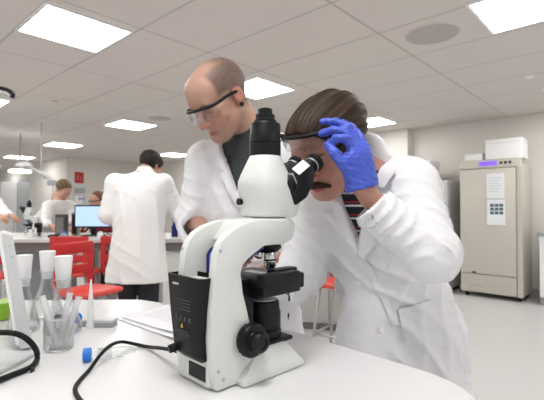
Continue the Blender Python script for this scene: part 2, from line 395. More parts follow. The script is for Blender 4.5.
def hand_sdf(wrist, palm_dir, thumb_side, curl=.5, size=1.0, spread=.012):
    """palm with four unequal bent fingers and a thumb leaving the side of the palm"""
    w = np.array(wrist); d = nz(palm_dir); t = nz(np.array(thumb_side)-d*(np.array(thumb_side)@d)); n = np.cross(d, t)
    fs = []; L = .09*size
    palm = smin(.012*size, *[cap(w+t*q*.6*size, w+d*L*.92+t*q*size, .014*size, .011*size) for q in (-.028, -.01, .01, .028)])
    fs.append(palm); lens = [.072, .08, .075, .06]
    for i, q in enumerate((.030, .0105, -.0105, -.030)):
        p = w+d*L+t*q*size; ln = lens[i]*size; r = (.0092, .0095, .009, .008)[i]*size; a = 0
        for j, k in enumerate((.45, .3, .25)):
            a += curl*(.7, .9, .7)[j]; dd = (d+t*q*spread*60*(.3))*math.cos(a)-n*math.sin(a); p2 = p+nz(dd)*ln*k
            fs.append(cap(p, p2, r*(1-.08*j), r*(.93-.08*j))); p = p2
    p = w+d*.02*size+t*.028*size; a1 = p+(d*.65+t*.7-n*.25)*.042*size; a2 = a1+(d*.85+t*.25-n*.4)*.034*size; a3 = a2+(d*.9-n*.4)*.024*size
    fs += [cap(p, a1, .015*size, .0115*size), cap(a1, a2, .0112*size, .010*size), cap(a2, a3, .0098*size, .0085*size)]
    return smin(.005*size, *fs)
def bounds(pts, m): P = np.array(pts, float); return P.min(0)-m, P.max(0)+m
def patch(name, poly, dirv, bvh, m, parent, off, lift=.003, thick=.0025, n=22, smooth=True):
    """cloth piece laid on a garment: a world-space outline, cast along dirv on to the surface"""
    P = [Vector(p) for p in poly]; c = sum(P, Vector())/len(P); d = Vector(dirv).normalized()
    x = (P[1]-P[0]); x = (x-d*x.dot(d)).normalized(); y = d.cross(x)
    Q = [((p-c).dot(x), (p-c).dot(y)) for p in P]
    bm = bmesh.new(); vs = [bm.verts.new((a, b_, 0)) for a, b_ in Q]; bm.faces.new(vs)
    xs = [q[0] for q in Q]; ys = [q[1] for q in Q]
    for ax, (l, h) in enumerate(((min(xs), max(xs)), (min(ys), max(ys)))):
        k = max(2, int((h-l)/.008))
        for i in range(1, k):
            co = [0, 0, 0]; no = [0, 0, 0]; co[ax] = l+(h-l)*i/k; no[ax] = 1
            bmesh.ops.bisect_plane(bm, geom=bm.verts[:]+bm.edges[:]+bm.faces[:], plane_co=co, plane_no=no)
    bad = []
    for v in bm.verts:
        o = c+x*v.co.x+y*v.co.y; h = bvh.ray_cast(o-d*.5, d, 1.5)
        if h[0] is None: bad.append(v); continue
        v.co = h[0]-d*lift
    if bad: bmesh.ops.delete(bm, geom=bad, context='VERTS')
    ed = [f for f in bm.faces if max(e.calc_length() for e in f.edges) > .04]
    if ed: bmesh.ops.delete(bm, geom=ed, context='FACES')
    seen = set(); isl = []
    for v in bm.verts:
        if v in seen: continue
        st = [v]; comp = set(st)
        while st:
            w = st.pop()
            for e in w.link_edges:
                o = e.other_vert(w)
                if o not in comp: comp.add(o); st.append(o)
        seen |= comp; isl.append(comp)
    isl.sort(key=len); small = [v for c_ in isl[:-1] for v in c_]
    if small: bmesh.ops.delete(bm, geom=small, context='VERTS')
    r = bmesh.ops.extrude_face_region(bm, geom=bm.faces[:])
    for g in r['geom']:
        if isinstance(g, bmesh.types.BMVert): g.co -= d*thick
    return fin(name, bm, m, parent, smooth='auto', off=off)
def bvh_of(o, off):
    me = o.data; V = [v.co+Vector(off) for v in me.vertices]; return BVHTree.FromPolygons(V, [p.vertices[:] for p in me.polygons])
# ================================================================ the room
fl = slab([tuple(G(a, b)[:2]) for a, b in ((-19, -2.5), (3.2, -2.5), (3.2, 6.9), (-19, 6.9))], -.05, 0)
struct('floor', fl, 'floor')
ce = struct('ceiling', box(-19, 3.2, -2.5, 6.9, CEIL, CEIL+.06), 'ceiling'); ce.rotation_euler = (0, 0, YAW)
def wall(name, a0, a1, b0, b1, m='wall', z0=0, z1=CEIL):
    o = struct(name, box(a0, a1, b0, b1, z0, z1), m); o.rotation_euler = (0, 0, YAW); return o
wall('wall_right', -2.95, 3.2, 6.62, 6.75)
wall('wall_back', -10.85, -2.95, 6.62, 6.75)
wall('wall_column', -3.6, -2.88, 6.4, 6.62)
wall('wall_corner', -10.98, -10.85, 4.2, 6.75)
wall('wall_left', -19, -10.98, 4.2, 4.33, 'wall')
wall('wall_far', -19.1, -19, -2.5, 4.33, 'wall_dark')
for nm, a0, a1, b0, b1 in (('baseboard_right', -2.95, 3.2, 6.6, 6.62), ('baseboard_back', -10.85, -3.6, 6.6, 6.62), ('baseboard_left', -19, -10.98, 4.18, 4.2)):
    wall(nm, a0, a1, b0, b1, 'trim', 0, .1)
wall('door_1', -14.6, -13.6, 4.16, 4.2, 'lightgrey', 0, 2.1)
# ---- ceiling lights (grid cells measured along the rows)
LIGHTS = [((-3.08, 1.24), 'largest lit ceiling panel, at the top left over the red chairs', 'ceiling panels'),
 ((-.55, 3.05), 'lit ceiling panel beside the round ceiling speaker at upper right', ''),
 ((-3.13, 3.19), 'square lit ceiling panel behind the shaved head of the bald man', ''),
 ((-5.95, 3.26), 'square lit ceiling panel left of the bald man, in front of a flat ceiling speaker', ''),
 ((-8.86, 3.36), 'square lit ceiling panel above the two people and monitor at the far bench', ''),
 ((-11.8, 3.42), 'small distant lit ceiling panel above the arched extraction arm', ''),
 ((-14.9, 3.45), 'most distant lit ceiling panel, cut by the left picture edge', ''),
 ((-5.95, 1.25), 'lit ceiling panel behind the dark lamp arm at the left edge', ''),
 ((-3.10, 5.60), 'lit ceiling panel seen just behind the moustached man\'s head, over the wall column', ''),
 ((-8.5, 5.80), 'lit ceiling panel just above the dark hair of the man seen from behind', ''),
 ((-.55, 5.60), 'lit ceiling panel over the right edge near the incubator wall', '')]
light0 = None
for (a, b), lab, g in LIGHTS:
    if light0 is None:
        t = empty('ceiling_light'); bm = box(-.305, .305, -.305, .305, -.012, .0)
        fr_ = bmesh.new()
        for x0, x1, y0, y1 in ((-.3, .3, -.3, -.28), (-.3, .3, .28, .3), (-.3, -.28, -.28, .28), (.28, .3, -.28, .28)): box(x0, x1, y0, y1, -.014, -.001, bm=fr_)
        bm.free(); fin('frame', fr_, 'white_plastic', t); fin('diffuser', box(-.28, .28, -.28, .28, -.011, -.002), 'panel', t); light0 = t
    else: t = copy_tree(light0)
    t.location = G(a, b, CEIL); t.rotation_euler = (0, 0, YAW)
    tag(t, lab, 'ceiling light', 'lit square panels in the tiled ceiling')
# more of the same fittings over the near half of the room, behind the camera
for k, (a, b) in enumerate(((-.5, .3), (-3.1, -1.0), (2.0, 1.2), (-5.9, -1.0), (2.0, 4.3))):
    t = copy_tree(light0); t.location = G(a, b, CEIL); t.rotation_euler = (0, 0, YAW)
    tag(t, ('lit ceiling panel straight above the big microscope', 'lit ceiling panel furthest behind the camera on the left', 'lit ceiling panel to the right of the front table', 'lit ceiling panel over the left rear of the room', 'lit ceiling panel right of the far cabinets at the right wall')[k], 'ceiling light', 'lit ceiling panels behind the camera')
for (u, v, r, lab) in ((432, 34, .2, 'round flat ceiling speaker beside the big lit panel at upper right'), (160, 118, .17, 'round flat ceiling speaker near the lit panel left of the bald man')):
    p = pz(u, v, CEIL); t = empty('ceiling_speaker', p); tag(t, lab, 'speaker', 'round speakers in the ceiling')
    fin('rim', lathe([(r, 0), (r, -.004), (r-.012, -.006), (r-.012, 0)], 48), 'ceiling', t, smooth='auto')
    fin('grille', lathe([(r-.012, -.001), (r-.012, -.004), (.001, -.005)], 48), mat('speaker_grille', (.50, .47, .445), .9), t, smooth='auto')
p = pz(54, 101, CEIL); o = fin('smoke_detector', lathe([(.045, 0), (.045, -.015), (.03, -.03), (.001, -.032)], 24), 'ceiling', smooth='auto'); o.location = p
tag(o, 'small pale round detector on the ceiling tiles at left', 'smoke detector')
p = pz(530, 76, CEIL); o = fin('ceiling_sensor', lathe([(.04, 0), (.04, -.012), (.03, -.022), (.001, -.024)], 24), 'white_plastic', smooth='auto'); o.location = p
tag(o, 'small white sensor disc on the ceiling near the right edge', 'sensor')
# ---- incubator, fridge and boxes along the right wall
def unit(name, a, b, z=0): t = empty(name, G(a, b, z), YAW); return t          # local x along the wall, local y into it
inc = unit('incubator', -1.95, 6.01)
tag(inc, 'tall cream upright laboratory incubator with violet display against the right wall', 'incubator')
inc.scale = (.94, 1, 1); fin('body', box(0, .8, .03, .58, .06, 1.78, .012), 'cream', inc)
fin('door', box(.0, .73, 0, .03, .32, 1.73, .01), 'cream', inc, smooth='auto')
fin('lower_panel', box(.0, .73, .004, .03, .07, .31, .008), 'cream2', inc)
fin('side_column', box(.735, .80, -.005, .03, .06, 1.78, .012), 'cream2', inc)
fin('control_panel', box(.0, .80, -.008, .03, 1.735, 1.85, .01), 'cream', inc)
tag(fin('display', box(.27, .50, -.012, -.007, 1.765, 1.825, .004), 'violet', inc), 'glowing violet display')
for i in range(3): fin('button', box(.535+i*.055, .57+i*.055, -.012, -.007, 1.78, 1.812, .003), 'black', inc)
fin('grille', box(.12, .30, -.001, .006, .15, .165), 'trim', inc)
tag(fin('logo_badge', box(.16, .21, -.002, .005, .325, .345), 'black', inc), 'small black badge with a red mark')
for x in (.06, .74): fin('foot', lathe([(.03, 0), (.03, .06)], 12), 'black', inc).location = (x, .1, 0)
for x in (.06, .74): fin('foot', lathe([(.03, 0), (.03, .06)], 12), 'black', inc).location = (x, .5, 0)
nt_ = unit('notice', -1.95, 6.01); nt_.location = G(-1.95, 6.005, 0)
tag(nt_, 'white paper notice taped on the upper incubator door', 'notice')
fin('sheet', box(.34, .56, -.006, -.003, 1.33, 1.66), 'paper', nt_)
for i in range(6): fin('printed_line', box(.37, .53-.02*(i % 3), -.0075, -.006, 1.60-i*.035, 1.603-i*.035), 'ink', nt_)
ch_ = unit('chart', -1.95, 6.005)
tag(ch_, 'white sheet with a grid of nine dark teal squares on the incubator door', 'chart')
fin('sheet', box(.345, .565, -.006, -.003, .98, 1.315), 'paper', ch_)
for i in range(3):
    for j in range(3): fin('square', box(.385+i*.055, .43+i*.055, -.0075, -.006, 1.22-j*.05, 1.258-j*.05), 'teal', ch_)
def foam_box(name, a, b, z, w, d, h, lab):
    t = unit(name, a, b, z); tag(t, lab, 'box'); fin('body', box(0, w, 0, d, 0, h*.8, .01), 'white_plastic', t); fin('lid', box(-.004, w+.004, -.004, d+.004, h*.8, h, .01), 'white_plastic', t)
foam_box('foam_box', -1.64, 6.08, 1.851, .44, .34, .27, 'large white polystyrene box on top of the incubator')
foam_box('foam_box', -1.90, 6.06, 1.851, .22, .25, .10, 'small low white box on the left end of the incubator top')
fr = unit('laboratory_fridge', -2.86, 5.97)
tag(fr, 'pale grey upright fridge partly behind the moustached man, left of the incubator', 'fridge')
fin('body', box(0, .74, .04, .6, .05, 1.60, .01), 'lightgrey', fr); fin('door', box(0, .74, 0, .036, .08, 1.585, .012), 'lightgrey', fr); fin('handle', box(.03, .05, -.03, 0, .8, 1.1, .005), 'grey', fr)
fin('plinth', box(.02, .72, .05, .58, 0, .05), 'black', fr)
foam_box('white_carton', -2.84, 6.0, 1.60, .48, .4, .30, 'white carton standing on top of the grey fridge')
o = fin('red_capped_bottle', lathe([(.03, 0), (.03, .12), (.014, .15), (.014, .18)], 16), 'amber', smooth='auto'); o.location = G(-2.28, 6.03, 1.60)
tag(o, 'small reddish bottle beside the white carton on the fridge', 'bottle')
sb = unit('wall_bench', -1.02, 5.98)
tag(sb, 'white base cabinet with dark edged top at the right edge beside the incubator', 'cabinet')
fin('body', box(.0, 1.4, .05, .66, .1, .86), 'white_plastic', sb); fin('door', box(.004, .5, .028, .048, .11, .85, .004), 'white_plastic', sb); fin('door', box(.51, 1.0, .028, .048, .11, .85, .004), 'white_plastic', sb)
fin('plinth', box(.0, 1.4, .09, .62, 0, .1), 'grey', sb)
tag(fin('worktop', box(-.02, 1.42, 0, .66, .862, .9, .004), 'grey', sb), 'grey worktop')
t = unit('wash_bottle', -.86, 6.2, .9); tag(t, 'pink bottle standing on the cabinet at the right edge', 'bottle')
fin('body', lathe([(.045, 0), (.047, .12), (.03, .15), (.016, .165)], 20), 'amber', t, smooth='auto'); fin('cap', lathe([(.02, .166), (.02, .2), (.012, .21)], 16), 'red', t, smooth='auto')
t = unit('wall_socket', -.88, 6.6, 1.22); tag(t, 'grey double socket on the wall at the right edge', 'socket'); fin('plate', box(0, .15, 0, .012, 0, .2, .004), 'trim', t); fin('switch', box(.03, .06, -.004, 0, .08, .12), 'grey', t)
# ---- poster sheets on the far wall beside the corner
def corner_pt(u, v):                                   # on the wall plane a = -10.85
    r = px(u, v, 1.0)-Vector((0, 0, CAM_H)); k = -10.85/(r.x*A_DIR.x+r.y*A_DIR.y); p = r*k; return p+Vector((0, 0, CAM_H))
def wall_sheet(name, u0, v0, u1, v1, m, lab, cat, parts=()):
    p0 = corner_pt(u0, v1); p1 = corner_pt(u1, v0); b0 = p0.dot(B_DIR); b1 = p1.dot(B_DIR)
    t = empty(name, G(-10.845, b0, p0.z), YAW); tag(t, lab, cat); w = b1-b0; h = p1.z-p0.z
    fin('sheet', box(.0, .012, 0, w, 0, h), m, t)
    for nm, y0, y1, z0, z1, mm in parts: fin(nm, box(.012, .015, y0*w, y1*w, z0*h, z1*h), mm, t)
wall_sheet('red_sign', 74.5, 172.5, 83.5, 183, 'red', 'bright red square sign on the far wall behind the monitor', 'sign', (('pale_mark', .25, .45, .3, .7, 'amber'), ('pale_mark', .6, .75, .25, .6, 'amber')))
wall_sheet('pinboard_notice', 73, 186, 86, 206, 'lightgrey', 'grey and white notices below the red sign on the far wall', 'notice', (('dark_picture', .05, .9, .62, .88, 'grey'), ('white_leaflet', .1, .7, .1, .5, 'paper'), ('violet_print', .4, .8, .3, .42, 'navy')))
# ---- extraction arm and cabinet at far left
t = empty('extraction_arm', px(30, 160, 6.3)); tag(t, 'arched pale metal extraction arm with dome hood at far left', 'extraction arm')
L0 = Vector(t.location); q = lambda u, v, y=6.3: px(u, v, y)-L0
fin('arm_tube', tube([q(27, 167), q(33, 169), q(41, 173), q(48, 177), q(52, 181), q(53.5, 187), q(53.5, 196), q(53, 215)], .028, 12), 'lightgrey', t, smooth=True)
b_ = lathe([(.012, .09), (.06, .08), (.11, .05), (.13, .0)], 24); xf(b_, Matrix.Translation(q(24, 167))); fin('hood', b_, 'white_plastic', t, smooth=True); fin('ceiling_rod', tube([q(41, 173), q(41, 173)+Vector((0, 0, CEIL-(q(41, 173)+L0).z))], .01, 8, 1), 'lightgrey', t, smooth=True)
b_ = lathe([(.02, .05), (.03, .0)], 12); xf(b_, Matrix.Translation(q(46, 178.5))); fin('joint', b_, 'grey', t, smooth=True)
fin('elbow_joint', box(-.06, .06, -.04, .04, -.04, .04, .012, bm=None), 'grey', t).location = q(52, 183)
o = fin('ceiling_lamp', lathe([(.17, 0), (.18, .02), (.16, .045), (.02, .05)], 32), mat('lamp_glow', (1, 1, 1), .5, emit=(1, .99, .96), estr=4.0), smooth=True); o.location = px(20, 172.5, 7.2)
tag(o, 'small bright round lamp below the extraction hood at far left', 'lamp')
tag(fin('lamp_stem', tube([(0, 0, .045), (0, 0, CEIL-o.location.z)], .012, 8, 1), 'grey', o), None)
t = empty('storage_cabinet', Vector((-4.50, 7.3, 0)), .55); tag(t, 'tall grey cabinet with white door in the far left corner', 'cabinet')
fin('body', box(0, .20, 0, .2, 0, 1.66, .01), 'grey', t); fin('door', box(-.24, -.004, 0, .03, 0, 1.66, .008), 'lightgrey', t); fin('handle', box(-.05, -.03, -.02, 0, .8, 1.0), 'grey', t)
# dark lamp arm near the left edge, top
t = empty('hanging_bracket', px(-12, 90, 3.0)); L0 = Vector(t.location); q = lambda u, v, y=3.0: px(u, v, y)-L0
tag(t, 'dark curved metal bracket hanging before the ceiling light at the left edge', 'bracket')
fin('arm_tube', tube([q(-45, 84), q(-12, 86.5), q(2, 88.5), q(9, 90.5), q(13, 94), q(12, 98)], .014, 10), 'rubber', t, smooth=True)
fin('second_rail', tube([q(-45, 92), q(-8, 91), q(6, 93), q(10, 96)], .008, 8), 'steel', t, smooth=True)
fin('ceiling_mount', tube([q(-45, 84), q(-45, 84)+Vector((0, 0, CEIL-q(-45, 84).z-L0.z))], .014, 8, 1), 'rubber', t, smooth=True)
# ================================================================ far bench and what stands on it
bn = empty('lab_bench', (-2.1, 4.05, 0), 0.0); tag(bn, 'long pale topped laboratory bench across the back left', 'bench')
fin('worktop', box(-3.2, 1.35, 0, 1.05, .862, .9, .006), 'bench', bn); fin('front_rail', box(-3.15, 1.3, .04, .06, .78, .862), 'bench_dark', bn)
for x0 in (-3.1, -1.9, -.72, .3): fin('cabinet_panel', box(x0, x0+.5, .5, .9, .08, .86, .006), 'grey', bn)
for x in (-3.1, -1.2, .0, 1.25):
    for y in (.08, .95): fin('leg', box(x-.025, x+.025, y-.025, y+.025, 0, .862), 'lightgrey', bn)
mo = empty('computer_monitor', (-1.93, 4.45, .9), 0.02); tag(mo, 'computer monitor with lit pale blue screen on the far bench', 'monitor')
fin('casing', box(-.195, .195, 0, .035, .09, .335, .008), 'black', mo); tag(fin('screen', box(-.178, .178, -.003, .002, .108, .32), 'screen', mo), 'glowing pale blue screen')
fin('stand', box(-.03, .03, .036, .06, 0, .2, .004), 'black', mo); fin('base', box(-.11, .11, -.03, .13, 0, .012, .004), 'black', mo)
fin('cable', tube([(.05, .06, .1), (.14, .09, .02), (.2, .05, .006), (.24, -.06, .006)], .005, 8), 'black', mo, smooth=True)
t = empty('computer_tower', (-2.17, 4.55, .9), .3); tag(t, 'thin dark upright casing just left of the lit monitor', 'computer'); fin('casing', box(-.03, .03, 0, .2, 0, .25, .006), 'bench_dark', t); fin('front_panel', box(-.024, .024, -.006, 0, .02, .23), 'black', t)
t = empty('loudspeaker', (-2.28, 4.45, .9), .05); tag(t, 'dark grey upright box on the far bench before the leaning person', 'speaker')
fin('casing', box(-.05, .05, 0, .1, 0, .235, .006), mat('dark_grey_box', (.07, .068, .07), .5), t); fin('grille', box(-.04, .04, -.005, 0, .03, .2, .003), 'bench_dark', t)
# small things lying on the far bench
for i, (x, y, r, h, m_, nm, lab) in enumerate((
    (-2.26, 4.28, .05, .03, 'rubber', 'black_tray', 'small black dish in front of the dark speaker box'),
    (-2.12, 4.22, .035, .05, 'grey', 'specimen_jar', 'grey jar between the speaker box and monitor'),
    (-2.46, 4.22, .03, .07, 'white_plastic', 'reagent_bottle', 'white bottle right of the small far microscope'),
    (-2.80, 4.18, .035, .06, 'frosted', 'plastic_cup', 'frosted cup beside the far microscope'),
    (-1.74, 4.20, .03, .05, 'white_plastic', 'small_bottle', 'white bottle under the right end of the lit monitor'),
    (-1.02, 4.35, .035, .15, 'navy', 'navy_bottle', 'blue violet bottle on the bench right of the back turned man'),
    (-.93, 4.28, .03, .11, 'white_plastic', 'white_jar', 'white jar beside the blue violet bottle'))):
    t = empty(nm, (x, y, .9)); tag(t, lab, 'jar' if 'jar' in nm else ('dish' if 'tray' in nm else ('cup' if 'cup' in nm else 'bottle')))
    fin('body', lathe([(r*.9, 0), (r, .01), (r, h*.75), (r*.6, h*.85), (r*.6, h)], 16), m_, t, smooth='auto')
    if h > .04: fin('cap', lathe([(r*.65, h), (r*.65, h+.015), (.001, h+.016)], 16), 'blue_cap' if i % 2 else 'white_plastic', t)
# ================================================================ red stools
def make_chair():
    t = empty('red_chair')
    seat = rings_loft([[Vector((sx*(.20 if k else .195)*f, sy*(.19), z)) for sx, sy in ()] for k, z, f in ()], cap=False) if False else None
    pts = []
    bm = slab([(-.20, -.19), (.20, -.19), (.21, 0), (.20, .17), (.13, .20), (-.13, .20), (-.20, .17), (-.21, 0)], .56, .60, .018, 3); fin('seat', bm, 'red_seat', t, smooth='auto')
    bk = bmesh.new()                       # back: a frame with an open middle
    box(-.21, .21, .185, .215, .84, .925, .012, 2, bk); box(-.21, -.15, .18, .21, .60, .86, .01, 2, bk); box(.15, .21, .18, .21, .60, .86, .01, 2, bk); box(-.17, .17, .183, .21, .69, .76, .01, 2, bk)
    fin('backrest', bk, 'red', t, smooth='auto')
    for sx in (-1, 1):
        for sy in (-1, 1): fin('leg', rod((sx*.15, sy*.14, .56), (sx*.22, sy*.21, .0), .013), 'grey_metal', t, smooth=True)
        fin('foot_rail', rod((sx*.197, -.185, .2), (sx*.197, .185, .2), .009), 'grey_metal', t, smooth=True)
    fin('foot_rail', rod((-.197, -.185, .2), (.197, -.185, .2), .009), 'grey_metal', t, smooth=True)
    return t
chair0 = make_chair()
for i, (x, y, rz, lab) in enumerate((
    (-1.84, 3.95, math.pi-.05, 'red plastic chair tucked in below the lit monitor'),
    (-1.34, 3.06, 1.15, 'red chair nearest the flasks, its bright seat turned towards the standing coat'),
    (-1.41, 4.02, math.pi, 'red chair half hidden behind the back turned person in the long coat'),
    (-2.50, 3.80, math.pi+.1, 'red chair at the far bench hidden behind the leftmost glass flask'),
    (.56, 3.35, -.6, 'red chair with grey metal legs behind the leaning moustached man'))):
    t = chair0 if i == 0 else copy_tree(chair0); t.location = (x, y, 0); t.rotation_euler = (0, 0, rz); t.scale = (.86, .86, 1.02); tag(t, lab, 'chair', 'red plastic chairs with metal legs')
# grey base cabinets seen behind the leaning man
t = empty('base_cabinet', (.02, 4.15, 0), -.25); tag(t, 'grey fronted island bench seen between the microscope and the leaning man', 'cabinet')
fin('body', box(0, 1.1, .03, .6, .08, .86), 'lightgrey', t); fin('worktop', box(-.03, 1.13, 0, .63, .862, .9, .005), 'bench', t)
for i in range(2): fin('door', box(.01+i*.55, .54+i*.55, .005, .028, .1, .85, .005), 'trim', t); 
for i in range(2): fin('handle', box(.44+i*.55, .455+i*.55, -.02, .004, .6, .75), 'steel', t)
fin('plinth', box(.02, 1.08, .08, .55, 0, .08), 'bench_dark', t)
# ================================================================ the white table
TZ = .85
edge = [(-1.55, .25), (-1.55, 1.60), (-.80, 1.585), (-.625, 1.60), (-.50, 1.595), (-.42, 1.55), (-.34, 1.47), (-.24, 1.375), (-.12, 1.29), (0, 1.225), (.079, 1.175), (.152, 1.091), (.21, 1.03), (.254, .982), (.30, .935), (.338, .892), (.362, .85), (.374, .81), (.378, .763), (.375, .60), (.34, .45), (.25, .36), (.1, .32), (0, .31)]
tb = empty('lab_table', (-.4, .95, 0)); tag(tb, 'white rounded laboratory table in front carrying the large microscope', 'table')
bm = slab([(x+.4, y-.95) for x, y in edge], TZ-.03, TZ, .004, 2); fin('tabletop', bm, 'table', tb)
for x, y in ((-1.05, -.6), (-1.05, .52), (.05, .15), (.55, -.5)): fin('leg', rod((x, y, 0), (x, y, TZ-.03), .025, 16), 'grey_metal', tb, smooth=True)
fin('support_rail', box(-1.05, .5, -.02, .02, TZ-.09, TZ-.031), 'grey_metal', tb)
# ================================================================ microscope
def make_scope(name='microscope'):
    t = empty(name)
    Z = .85                                                     # local profile heights were taken at table height; shifted to zero
    P = lambda l: [(x, z-Z) for x, z in l]
    base = bmesh.new()
    lo = [(-.002, -.022), (.258, -.022), (.262, .0), (.262, .13), (.255, .148), (-.002, .148)]
    b1 = rings_loft([[Vector((x, y, 0.003)) for x, y in ((.05, -.024), (.224, -.024), (.231, -.01), (.231, .136), (.224, .150), (.05, .150))],
                     [Vector((x, y, .012)) for x, y in ((.05, -.024), (.224, -.024), (.231, -.01), (.231, .136), (.224, .150), (.05, .150))],
                     [Vector((x, y, .052)) for x, y in ((.10, -.002), (.192, -.004), (.199, .008), (.199, .12), (.192, .130), (.10, .128))],
                     [Vector((x, y, .056)) for x, y in ((.10, .006), (.186, .006), (.190, .014), (.190, .116), (.186, .122), (.10, .120))]])
    bev(b1, .004, 2, 25); merge(base, b1)
    box(.0, .12, .004, .124, .003, .05, .004, 2, base)
    fin('base', base, 'scope', t, smooth='auto')
    prof = P([(.0, .853), (-.008, .9), (-.012, .95), (-.011, 1.0), (-.007, 1.05), (.0, 1.11), (.009, 1.132), (.026, 1.149), (.05, 1.162), (.08, 1.171), (.12, 1.177), (.195, 1.177), (.205, 1.168), (.200, 1.150), (.180, 1.138), (.15, 1.128), (.12, 1.118), (.10, 1.108), (.08, 1.097), (.066, 1.085), (.0605, 1.07), (.066, 1.03), (.075, 1.0), (.085, .965), (.10, .93), (.118, .9), (.13, .853)])
    for y0 in (-.002, .106): fin('side_plate', prism(prof, y0, y0+.022, .0035, 2), 'scope', t, smooth='auto')
    inner = prism(P([(.03, .86), (.03, 1.04), (.035, 1.055), (.05, 1.055), (.055, 1.0), (.075, .93), (.10, .86)]), .02, .106); fin('spine', inner, 'scope', t)
    arm = prism(P([(.07, 1.13), (.10, 1.172), (.12, 1.1775), (.232, 1.177), (.243, 1.165), (.243, 1.146), (.232, 1.128), (.205, 1.118), (.16, 1.118), (.13, 1.118)]), .016, .112, .006, 3); fin('arm', arm, 'scope', t, smooth='auto')
    fin('battery_tray', box(.0, .055, .018, .108, 1.046-Z, 1.056-Z, .003), 'scope', t)
    # black power box at the back
    ring = lambda x0, x1, y0, y1, z: [Vector(p+(z-Z,)) for p in ((x0+.006, y0), (x1, y0), (x1, y1), (x0+.006, y1), (x0, y1-.008), (x0, y0+.008))]
    pb = rings_loft([ring(-.010, .03, .028, .106, .900), ring(-.022, .03, .020, .118, .912), ring(-.026, .03, .014, .128, .99), ring(-.028, .03, .010, .136, 1.066),
                     ring(-.024, .03, .015, .131, 1.066), ring(-.022, .03, .017, .129, 1.05)]); fin('power_box', pb, 'black', t, smooth='auto')
    tag(fin('badge', box(-.0295, -.0275, .088, .108, 1.047-Z, 1.0505-Z), 'lightgrey', t), 'small white maker badge')
    for k, (y0, y1, z) in enumerate(((.045, .098, 1.018), (.045, .098, 1.012), (.045, .1, 1.006), (.045, .09, 1.0), (.05, .1, .957), (.05, .1, .952))): fin('printed_line', box(-.0285, -.026, y0, y1, z-Z, z+.0016-Z), 'dim', t)
    for k in range(4): fin('printed_icon', box(-.028, -.0255, .046+k*.015, .053+k*.015, .978-Z, .986-Z), 'dim', t)
    tri = prism([(0, 0), (.008, 0), (.004, .008)], 0, .001); xf(tri, Matrix.Translation((-.0265, .072, .964-Z)) @ Matrix.Rotation(math.pi/2, 4, 'Z')); tag(fin('warning_triangle', tri, 'yellow', t), 'yellow warning triangle')
    sk = rod((-.012, .108, .918-Z), (-.034, .112, .914-Z), .0085, 12); fin('power_plug', sk, 'rubber', t, smooth=True)
    rec = bmesh.new(); box(-.004, .002, .022, .106, .861-Z, .892-Z, .006, 2, rec); tag(fin('rear_recess', rec, 'black', t), 'dark recess at the foot of the stand')
    fr2 = bmesh.new(); box(-.005, .0, .012, .028, .855-Z, .9-Z, .002, 1, fr2); box(-.005, .0, .098, .124, .855-Z, .9-Z, .002, 1, fr2); box(-.005, .0, .02, .11, .853-Z, .861-Z, .002, 1, fr2); box(-.0065, .0, .02, .11, .892-Z, .905-Z, .002, 1, fr2); box(-.0045, -.001, .085, .1, .861-Z, .892-Z, .002, 1, fr2)
    fin('rear_frame', fr2, 'scope', t)
    for (x, z) in ((.008, 1.118), (.016, .872), (.004, .89)): s_ = lathe([(.0035, 0), (.0035, .0012), (.001, .0014)], 12); xf(s_, axis_m((x, -.002, z-Z), (0, -1, 0))); fin('screw', s_, 'grey_metal', t)
    s_ = lathe([(.003, 0), (.003, .0012), (.001, .0014)], 12); xf(s_, axis_m((.0, .117, 1.115-Z), (-1, 0, .2))); fin('screw', s_, 'grey_metal', t)
    WX = .052
    # blue trims in the arch
    bl = tube([(.062, .004, 1.083-Z), (.082, .004, 1.0955-Z), (.102, .004, 1.107-Z), (.125, .004, 1.117-Z)], .0035, 8, 4); fin('blue_trim', bl, 'navy', t, smooth=True)
    w_ = prism(P([(WX+.006, 1.060), (WX+.006, 1.098), (WX+.013, 1.108), (WX+.03, 1.112), (WX+.06, 1.112), (WX+.06, 1.060)]), .1005, .1055, .002, 1); tag(fin('inner_window', w_, 'sky', t), 'light blue inner window')
    w_ = prism(P([(WX, 1.056), (WX, 1.100), (WX+.010, 1.114), (WX+.03, 1.118), (WX+.065, 1.118), (WX+.065, 1.056)]), .1025, .1060, .002, 1); fin('window_rim', w_, 'navy', t)
    # focus knobs
    for sgn, y in ((-1, -.002), (1, .128)):
        k = lathe([(.030, 0), (.030, .004), (.0335, .006), (.034, .018), (.032, .022), (.020, .024), (.019, .026), (.0205, .028), (.0205, .042), (.018, .045), (.012, .045), (.0115, .043), (.001, .043)], 40)
        for v in k.verts:
            r = math.hypot(v.co.x, v.co.y)
            if r > .0325:
                a = math.atan2(v.co.y, v.co.x); s_ = 1+.018*math.cos(20*a)*2; v.co.x *= s_; v.co.y *= s_
        xf(k, axis_m((.078, y, .937-Z), (0, sgn, 0))); fin('focus_knob', k, 'black', t, smooth='auto')
    # stage
    st = bmesh.new(); box(.102, .228, -.018, .148, 1.034-Z, 1.052-Z, .004, 2, st); box(.108, .205, .0, .13, 1.008-Z, 1.034-Z, .006, 2, st); box(.066, .12, .025, .105, .93-Z, 1.05-Z, .003, 1, st)
    box(.105, .215, -.024, .004, 1.016-Z, 1.062-Z, .004, 2, st)
    fin('stage', st, 'black', t, smooth='auto')
    sl = bmesh.new(); box(.16, .232, .0, .028, 1.052-Z, 1.066-Z, .003, 1, sl); box(.215, .240, -.014, .03, 1.02-Z, 1.055-Z, .005, 2, sl); fin('slide_holder', sl, 'black', t, smooth='auto')
    kn = lathe([(.010, 0), (.011, .004), (.011, .016), (.007, .018), (.007, .03), (.001, .03)], 20); xf(kn, axis_m((.222, .012, 1.018-Z), (0, 0, -1))); fin('stage_knob', kn, 'steel', t, smooth='auto')
